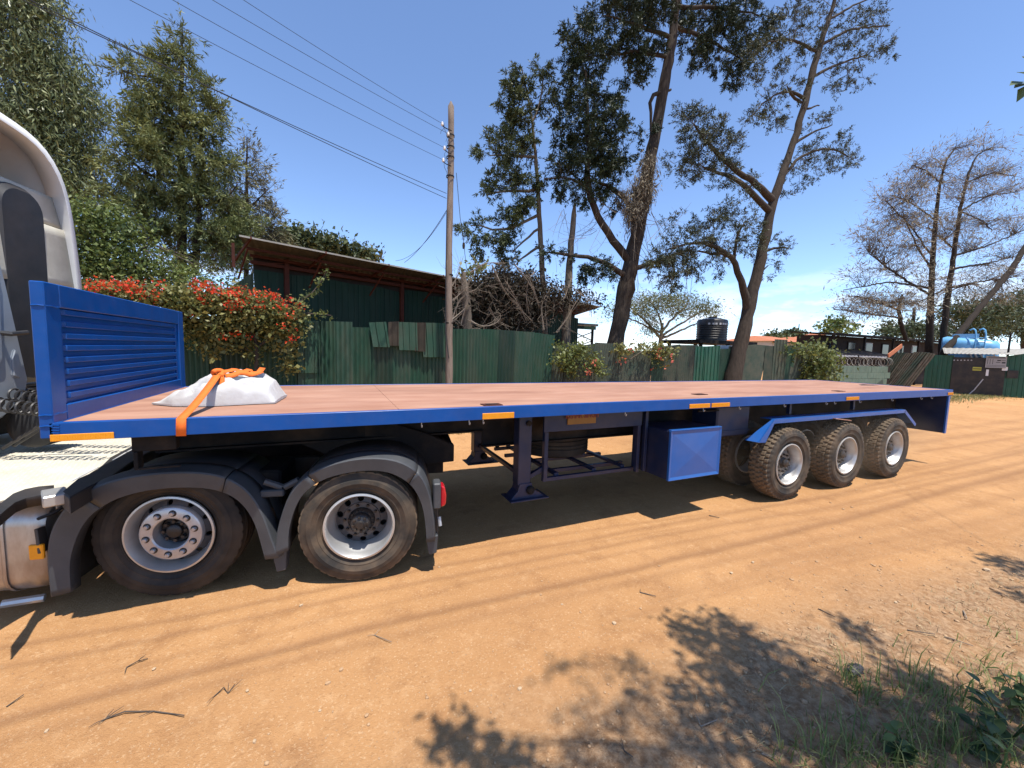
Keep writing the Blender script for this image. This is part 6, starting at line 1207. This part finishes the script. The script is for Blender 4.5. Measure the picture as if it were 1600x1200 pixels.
def near_grass(n):
    out = []
    tufts = [(1335, 1075, .10, 49), (1350, 1090, .08, 35), (1400, 1090, .18, 46), (1440, 1085, .16, 64), (1480, 1095, .2, 46), (1330, 1185, .12, 58), (1390, 1190, .16, 76), (1430, 1180, .12, 64), (1470, 1160, .1, 76), (1290, 1190, .12, 49), (1240, 1195, .12, 40), (1560, 1120, .22, 87), (1590, 1090, .2, 76), (1530, 1180, .2, 58), (1580, 1190, .2, 76), (1500, 1140, .2, 37), (1540, 1030, .15, 11), (1590, 1000, .2, 20), (1440, 1030, .14, 8), (1350, 1200, .3, 58), (1450, 1210, .3, 76)]
    for px, py, r, k in tufts: k = int(k*.95); c = AZ(px, py)[:2]; out.append(c+rng.normal(0, r*.55, (k, 2)))
    return np.concatenate(out)
blades(0, near_grass, .05, .19, .0034, grass_fg, 'foreground_grass', 'green and straw grass tufts on the dirt at lower right')
def sparse_dry(n): 
    x = rng.uniform(3.6, 12, n); y = rng.uniform(-4.2, -1.2, n); k = edge_mask(x, y) > .8; return np.stack([x, y], 1)[k]
blades(9000, sparse_dry, .015, .06, .002, leafmat('straw', (.30, .22, .11), (.42, .34, .2), .2, .8), 'dry_straw', 'scattered dry straw on the rough soil at lower right', 1.2)
def verge(n):
    x = rng.uniform(-4, 30, n); y = 5.6+rng.random(n)**1.3*2.2+fbm(x, x*0, 77, .9, 3)*1.0; return np.stack([x, y], 1)
blades(18000, verge, .05, .22, .006, grassm, 'verge_grass', 'dry grass verge along the foot of the green fence')
def gate_grass(n):
    x = rng.uniform(26, 42, n); y = 6.6+rng.normal(0, .55, n)+.02*(x-34); return np.stack([x, y], 1)
blades(5000, gate_grass, .05, .16, .012, grassm, 'gate_grass', 'short grass strip beside the road before the black gate')
# pebbles and clods: the countless small ones as one, the plain ones singly
def pebble(seed):
    r = random.Random(seed); bm = bmesh.new(); bmesh.ops.create_icosphere(bm, subdivisions=1, radius=1)
    for v in bm.verts: v.co *= r.uniform(.65, 1.15); v.co.z *= .6
    me = bpy.data.meshes.new('stone'); bm.to_mesh(me); bm.free(); return me
stone_m = mk('dirt_stone', (.46, .30, .17), (.36, .22, .12), 30, .9, bump=.3, bscale=80); pale_stone = mk('pale_stone', (.46, .34, .22), (.40, .28, .17), 30, .9)
sv, sq = [], []; base_me = [pebble(i) for i in range(6)]; arr = []
for me in base_me: co = np.zeros(len(me.vertices)*3, np.float32); me.vertices.foreach_get('co', co); arr.append((co.reshape(-1, 3), np.array([list(p.vertices) for p in me.polygons])))
V = []; F = []; b = 0; npb = 5200
for i in range(npb):
    if rnd.random() < .62: x, y = rnd.uniform(-.8, 9), rnd.uniform(-3.3, -1.0)
    else: x, y = rnd.uniform(-1, 12), rnd.uniform(-3, .4)
    e = float(edge_mask(np.array([x]), np.array([y]))[0]); s = (.0025+.0035*rnd.random()**3*(1+2.2*e)+.010*(rnd.random() < .03)*rnd.random())*(1+.06*x)
    co, pf = arr[i % 6]; a = rnd.uniform(0, 6.28); c_, s_ = math.cos(a), math.sin(a); R_ = np.array([[c_, -s_, 0], [s_, c_, 0], [0, 0, 1]])
    z = float(ground_h(np.array([x]), np.array([y]))[0]); V.append(co@R_.T*s+np.array([x, y, z+s*.2])); F.append(pf+b); b += len(co)
o = link('gravel', fast_mesh('gravel', np.concatenate(V), np.concatenate(F), None, stone_m)); o['kind'] = 'stuff'; tag(o, 'small dirt clods and pebbles strewn over the track', 'gravel')
spots = [(533, 1047, 9), (470, 945, 7), (812, 1078, 9), (512, 1068, 10), (386, 1080, 7), (72, 1141, 8), (573, 1117, 9), (398, 1157, 8), (960, 975, 9), (907, 957, 6), (1143, 895, 7), (1176, 878, 6), (1275, 1038, 12), (878, 945, 5), (500, 1110, 6), (520, 1112, 5), (240, 1045, 8), (1400, 942, 6), (845, 930, 5), (1540, 892, 11), (735, 1080, 6), (1030, 885, 5)]
for i, (px, py, s) in enumerate(spots):
    P = AZ(px, py); r_ = s*pxm(P)*.5; o = link('stone', base_me[i % 6].copy()); o.data.materials.append(pale_stone if i % 3 else stone_m); z = float(ground_h(np.array([P[0]]), np.array([P[1]]))[0])
    o.location = (P[0], P[1], z+r_*.25); o.scale = (r_, r_*.8, r_); o.rotation_euler = (0, 0, rnd.uniform(0, 6)); tag(o, 'small pale stone lying loose on the orange dirt', 'stone', 'loose stones on the dirt')
def twig(pts, r, label, m, forks=3, grp='dry twigs on the ground'):
    P = [AZ(*p) for p in pts]; c = P[0]; m_ = MB(c); Q = []
    for i, p in enumerate(P): z = float(ground_h(np.array([p[0]]), np.array([p[1]]))[0]); Q.append((p[0], p[1], z+r+.008*(i % 2)))
    r = r*.72; m_.tube(Q, [r*(1-.5*i/len(Q)) for i in range(len(Q))], 6)
    for k in range(forks):
        i = rnd.randrange(0, len(Q)-1); a = Vector(Q[i]); d = Vector((rnd.gauss(0, 1), rnd.gauss(0, 1), .25)).normalized()*rnd.uniform(.03, .09); m_.tube([a, a+d*.5+Vector((0, 0, .004)), a+d], [r*.6, r*.45, r*.25], 5)
    o = m_.build('dry_twig', m, None, smooth=60); o.location = c; tag(o, label, 'twig', grp)
twig([(165, 1122), (195, 1113), (240, 1111), (288, 1119)], .006, 'long forked brown twig on the dirt below the front wheel', twig_dk, 5); twig([(198, 1042), (215, 1034), (231, 1028)], .005, 'short dark crossed twig below the front wheels', twig_dk, 3); twig([(335, 1088), (350, 1076), (356, 1084), (367, 1071)], .005, 'small black bent twig in the middle of the road', twig_dk, 3)
twig([(10, 1104), (37, 1087)], .005, 'straight thin twig at the lower left edge', twig_dk, 0); twig([(585, 993), (612, 1006)], .004, 'thin reddish twig lying near the darkest tyre track', twigm, 2); twig([(1000, 928), (1025, 934)], .006, 'dark stub of twig on the road before the toolbox', twig_dk, 1); twig([(1417, 990), (1460, 997)], .006, 'dark straight stick at the right beside the rough soil', twig_dk, 0)
twig([(1278, 953), (1305, 967)], .005, 'curved dark twig left of the straight stick', twig_dk, 1); twig([(1108, 805), (1124, 810)], .008, 'short dark twig on the sunny dirt beyond the toolbox shadow', twig_dk, 0); twig([(1475, 1000), (1520, 1012)], .006, 'bleached stick at the right on rough soil', twigm, 1); twig([(1190, 1180), (1210, 1190)], .007, 'pale chip of wood in the shaded soil', twigm, 0); twig([(1505, 955), (1510, 970)], .007, 'short pale upright chip at the right edge', twigm, 0)
twig([(1095, 1135), (1120, 1128)], .006, 'bleached twig in the leafy shade', twigm, 1); twig([(975, 1180), (988, 1192)], .005, 'thin twig in the shade near the bottom edge', twig_dk, 2)
# grey crushed cone-like husk near the grass
P = AZ(1335, 1055); m = MB(P); z = float(ground_h(np.array([P[0]]), np.array([P[1]]))[0])
for k in range(60): a = k*2.4; u = k/60; rr_ = .032*math.sin(math.pi*min(.98, u+.08)); c = np.array([P[0]+(u-.5)*.13, P[1]+rr_*math.cos(a), z+.03+rr_*math.sin(a)]); d = np.array([.008, .010*math.cos(a), .010*math.sin(a)]); s = np.array([0, -math.sin(a), math.cos(a)])*.009; m.add([c-s, c+s, c+d*1.6], [(0, 1, 2)])
m.tube([(P[0]-.06, P[1], z+.03), (P[0]+.06, P[1], z+.03)], .024, 8); o = m.build('seed_cone', mk('grey_cone', (.12, .105, .09), (.17, .15, .13), 40, .8), None); o.location = P; tag(o, 'grey scaly seed cone lying just above the shaded grass', 'cone')
# leafy weed at the right edge: each large leaf its own part
wm = [leafmat('weed_leaf', (.05, .085, .028), (.05, .085, .028), .3), leafmat('weed_leaf_light', (.14, .19, .06), (.14, .19, .06), .35)]
def weed(px, py, n, h, label, sd):
    r = random.Random(sd); P = AZ(px, py); z = float(ground_h(np.array([P[0]]), np.array([P[1]]))[0]); T = thing('leafy_weed', label, 'weed', (float(P[0]), float(P[1]), z), 0, 'leafy weeds at the right edge')
    lm = MB(); lm.grid([[(-.002, 0, 0), (0, 0, -.001), (.002, 0, 0)], [(-.022, .02, .004), (0, .02, -.002), (.022, .02, .004)], [(-.028, .042, .004), (0, .042, -.004), (.028, .042, .004)], [(-.018, .066, -.002), (0, .066, -.008), (.018, .066, -.002)], [(-.002, .088, -.014), (0, .088, -.014), (.002, .088, -.014)]]); mes = [lm.mesh('leaf', q_, 60) for q_ in wm]
    for s in range(n):
        a = r.uniform(0, 6.28); tip = Vector((math.cos(a)*h*.5, math.sin(a)*h*.5, h*r.uniform(.7, 1.1))); MB().tube([(0, 0, 0), tip*.5+Vector((0, 0, .02)), tip], [.004, .003, .002], 5).build('stem', wm[0], T, smooth=60)
        for k in range(6):
            u = .35+.65*k/5; p = tip*u; o = link('leaf', mes[r.random() < .35], T); o.location = p; sc = r.uniform(.55, 1.1); o.scale = (sc, sc, sc); o.rotation_euler = (r.uniform(-.7, .3), r.uniform(-.4, .4), r.uniform(0, 6.28))
weed(1575, 1165, 6, .26, 'dark broad leaved weed at the lower right corner', 3); weed(1420, 1195, 3, .12, 'low broad leaved weed at the bottom edge among grass', 5); weed(1600, 1120, 4, .22, 'broad leaved weed at the right edge above the corner weed', 9); weed(1545, 1190, 4, .2, 'broad leaved weed just left of the corner weed', 12)
# roadside tree behind the camera whose branches shade the lower right
def up_sun(px, py, h): P = AZ(px, py); return P+np.array([SUN.x, SUN.y, SUN.z])/SUN.z*h
RTt = thing('roadside_tree', 'roadside tree overhead whose leafy branches shade the soil and touch the right edge', 'tree', (7.4, -6.2, 0)); ro = np.array([7.4, -6.2, 0.])
m = MB(ro); top_ = np.array([6.9, -5.6, 6.2]); m.tube([(7.4, -6.2, -.2), (7.35, -6.1, 2.5), (7.1, -5.9, 4.5), top_, (6.8, -5.4, 8)], [.2, .17, .14, .10, .05], 12); m.build('trunk', bark, RTt, smooth=60)
shade = [(1055, 978, .10), (1085, 985, .12), (1110, 965, .08), (1115, 1000, .14), (1150, 985, .08), (1165, 1000, .1), (1140, 1015, .14), (1170, 1030, .14), (1200, 1035, .16), (1215, 1060, .2), (1180, 1065, .16), (1150, 1060, .12), (1240, 1075, .22), (1280, 1085, .22), (1210, 1090, .2), (1250, 1110, .22), (1300, 1110, .2), (1270, 1140, .22), (1320, 1135, .22), (1360, 1120, .2), (1400, 1130, .2), (1440, 1120, .18), (1230, 1145, .2), (1340, 1165, .22), (1400, 1170, .22), (1450, 1160, .2), (1480, 1135, .2), (1300, 1180, .2), (1500, 1170, .2), (1100, 1040, .10), (1060, 1080, .08), (1130, 1090, .1), (1100, 1130, .12), (1160, 1130, .14), (1190, 1160, .16), (700, 1155, .06), (725, 1140, .05), (690, 1150, .05), (760, 1188, .10), (790, 1185, .08), (820, 1195, .06), (730, 1195, .06), (1340, 990, .08), (1320, 975, .06), (1560, 880, .10), (1580, 888, .12), (1550, 868, .07), (1600, 880, .14), (1590, 930, .08), (1420, 1060, .14), (1450, 1080, .16), (985, 1060, .03)]
C = []; segs = []; S_ = []
for i, (px, py, r) in enumerate(shade):
    h_ = 4.9+rnd.uniform(-.25, .6); c = up_sun(px, py, h_)
    k = max(3, int(150*r)); C.append(c+rng.normal(0, r*.62, (k, 3)))
    a = top_+np.array([0, 0, rnd.uniform(-1.2, .5)]); mid = a*.35+c*.65+np.array([0, 0, .25]); segs.append(([a-ro, a*.7+c*.3+np.array([0, 0, .3])-ro, mid-ro, c-ro], [.018, .011, .007, .004]))
for px, py, r_s in ((1085, 1012, .08), (1125, 1028, .1), (1010, 1078, .05), (955, 1110, .06), (905, 1140, .07), (1020, 1120, .09), (1050, 1160, .12), (965, 1170, .09), (895, 1185, .08), (1110, 1180, .12), (870, 1050, .04), (920, 1040, .05), (980, 1030, .04), (1000, 1190, .1)):
    c = up_sun(px, py, 8.2+rnd.uniform(-.4, .4)); C.append(c+rng.normal(0, r_s*.7, (max(3, int(110*r_s)), 3))); a = top_+np.array([0, 0, 1.4]); segs.append(([a-ro, a*.5+c*.5+np.array([0, 0, .3])-ro, c-ro], [.012, .008, .004]))
# twig with leaves that shows at the right edge of the frame
e1 = AY(1612, 122, -.4); C2 = [AY(1594, 132, -.4), AY(1598, 118, -.4), AY(1603, 108, -.4), AY(1600, 140, -.4), AY(1606, 126, -.4), AY(1612, 130, -.4), AY(1603, 90, -.4)]
P = np.concatenate(C); k = 5; Pp = np.repeat(P, k, 0)+rng.normal(0, .05, (len(P)*k, 3)); D = rng.normal(size=Pp.shape)*.6+np.array([0, 0, -.5]); v, f_ = leaves(Pp-ro, D, rng.normal(size=Pp.shape)+np.array([0, 0, 1.]), rng.uniform(.07, .12, len(Pp)), rng.uniform(.03, .045, len(Pp)), .1)
link('crown', fast_mesh('crown', v, f_, np.clip(rng.normal(.4, .2, len(Pp)), 0, 1), lf_bush), RTt)
segs.append(([top_-ro, (top_*.5+e1*.5)+np.array([0, 0, .8])-ro, e1-ro], [.005, .004, .004])); link('twigs', tubes_mesh('twigs', segs, twig_dk, 5), RTt)['kind'] = 'stuff'
tips = [(1577, 134), (1584, 138), (1588, 160), (1588, 113), (1597, 88)]
base_p = [(1604, 128), (1606, 130), (1606, 132), (1604, 116), (1608, 94)]
for (a, b_), (c_, d_) in zip(tips, base_p):
    A_, B_ = AY(c_, d_, -.4), AY(a, b_, -.4); v, f_ = leaves(np.array([A_-ro]), np.array([B_-A_]), np.array([[.2, -.5, 1.]]), np.array([np.linalg.norm(B_-A_)]), np.array([np.linalg.norm(B_-A_)*.32]), .15); link('leaf', fast_mesh('leaf', v, f_, [.3], lf_bush), RTt)

# concrete apron before the gate
q_ = [AZ(1480, 612.5), AZ(1610, 613), AZ(1615, 621), AZ(1560, 619.5), AZ(1500, 615.5)]
MB().add([(a[0], a[1], .012) for a in q_]+[(a[0], a[1], -.1) for a in q_], [(0, 1, 2, 3, 4)]+[(i, 5+i, 5+(i+1) % 5, (i+1) % 5) for i in range(5)]).build('concrete_apron', mk('dusty_concrete', (.50, .40, .29), (.44, .35, .25), 3, .9, bump=.1), None)['kind'] = 'structure'
# dust stirred up by the trailer wheels
bm = bmesh.new(); bmesh.ops.create_icosphere(bm, subdivisions=3, radius=1); me = bpy.data.meshes.new('dust_cloud')
for v in bm.verts: v.co = Vector((9.6+v.co.x*4.6, 1.1+v.co.y*1.75, .75+v.co.z*.95))
for v in bm.verts: v.co.z = max(v.co.z, .03)
bm.to_mesh(me); bm.free(); dm = bpy.data.materials.new('road_dust'); dm.use_nodes = True; t = dm.node_tree; t.nodes.clear(); pv = N(t, 'ShaderNodeVolumePrincipled'); ou = N(t, 'ShaderNodeOutputMaterial'); t.links.new(pv.outputs[0], ou.inputs['Volume'])
pv.inputs['Color'].default_value = (.80, .58, .38, 1); pv.inputs['Anisotropy'].default_value = .3
tcd = N(t, 'ShaderNodeTexCoord').outputs['Object']; sp_ = N(t, 'ShaderNodeVectorMath', operation='SUBTRACT'); sp_.inputs[1].default_value = (9.6, 1.1, .65); t.links.new(tcd, sp_.inputs[0])
dv = N(t, 'ShaderNodeVectorMath', operation='DIVIDE'); dv.inputs[1].default_value = (4.6, 1.75, .95); t.links.new(sp_.outputs[0], dv.inputs[0]); ln_ = N(t, 'ShaderNodeVectorMath', operation='LENGTH'); t.links.new(dv.outputs[0], ln_.inputs[0])
fo_ = rg(t, ln_.outputs['Value'], .25, .95, 1, 0); nn_ = rg(t, nz(t, tcd, 1.3, 3), .35, .7, .15, 1); mu_ = N(t, 'ShaderNodeMath', operation='MULTIPLY'); t.links.new(fo_, mu_.inputs[0]); t.links.new(nn_, mu_.inputs[1]); m2_ = N(t, 'ShaderNodeMath', operation='MULTIPLY'); m2_.inputs[1].default_value = .65; t.links.new(mu_.outputs[0], m2_.inputs[0]); t.links.new(m2_.outputs[0], pv.inputs['Density'])
me.materials.append(dm); tag(link('dust_cloud', me), 'thin brown dust hanging around the trailer wheels', 'dust', kind='stuff')
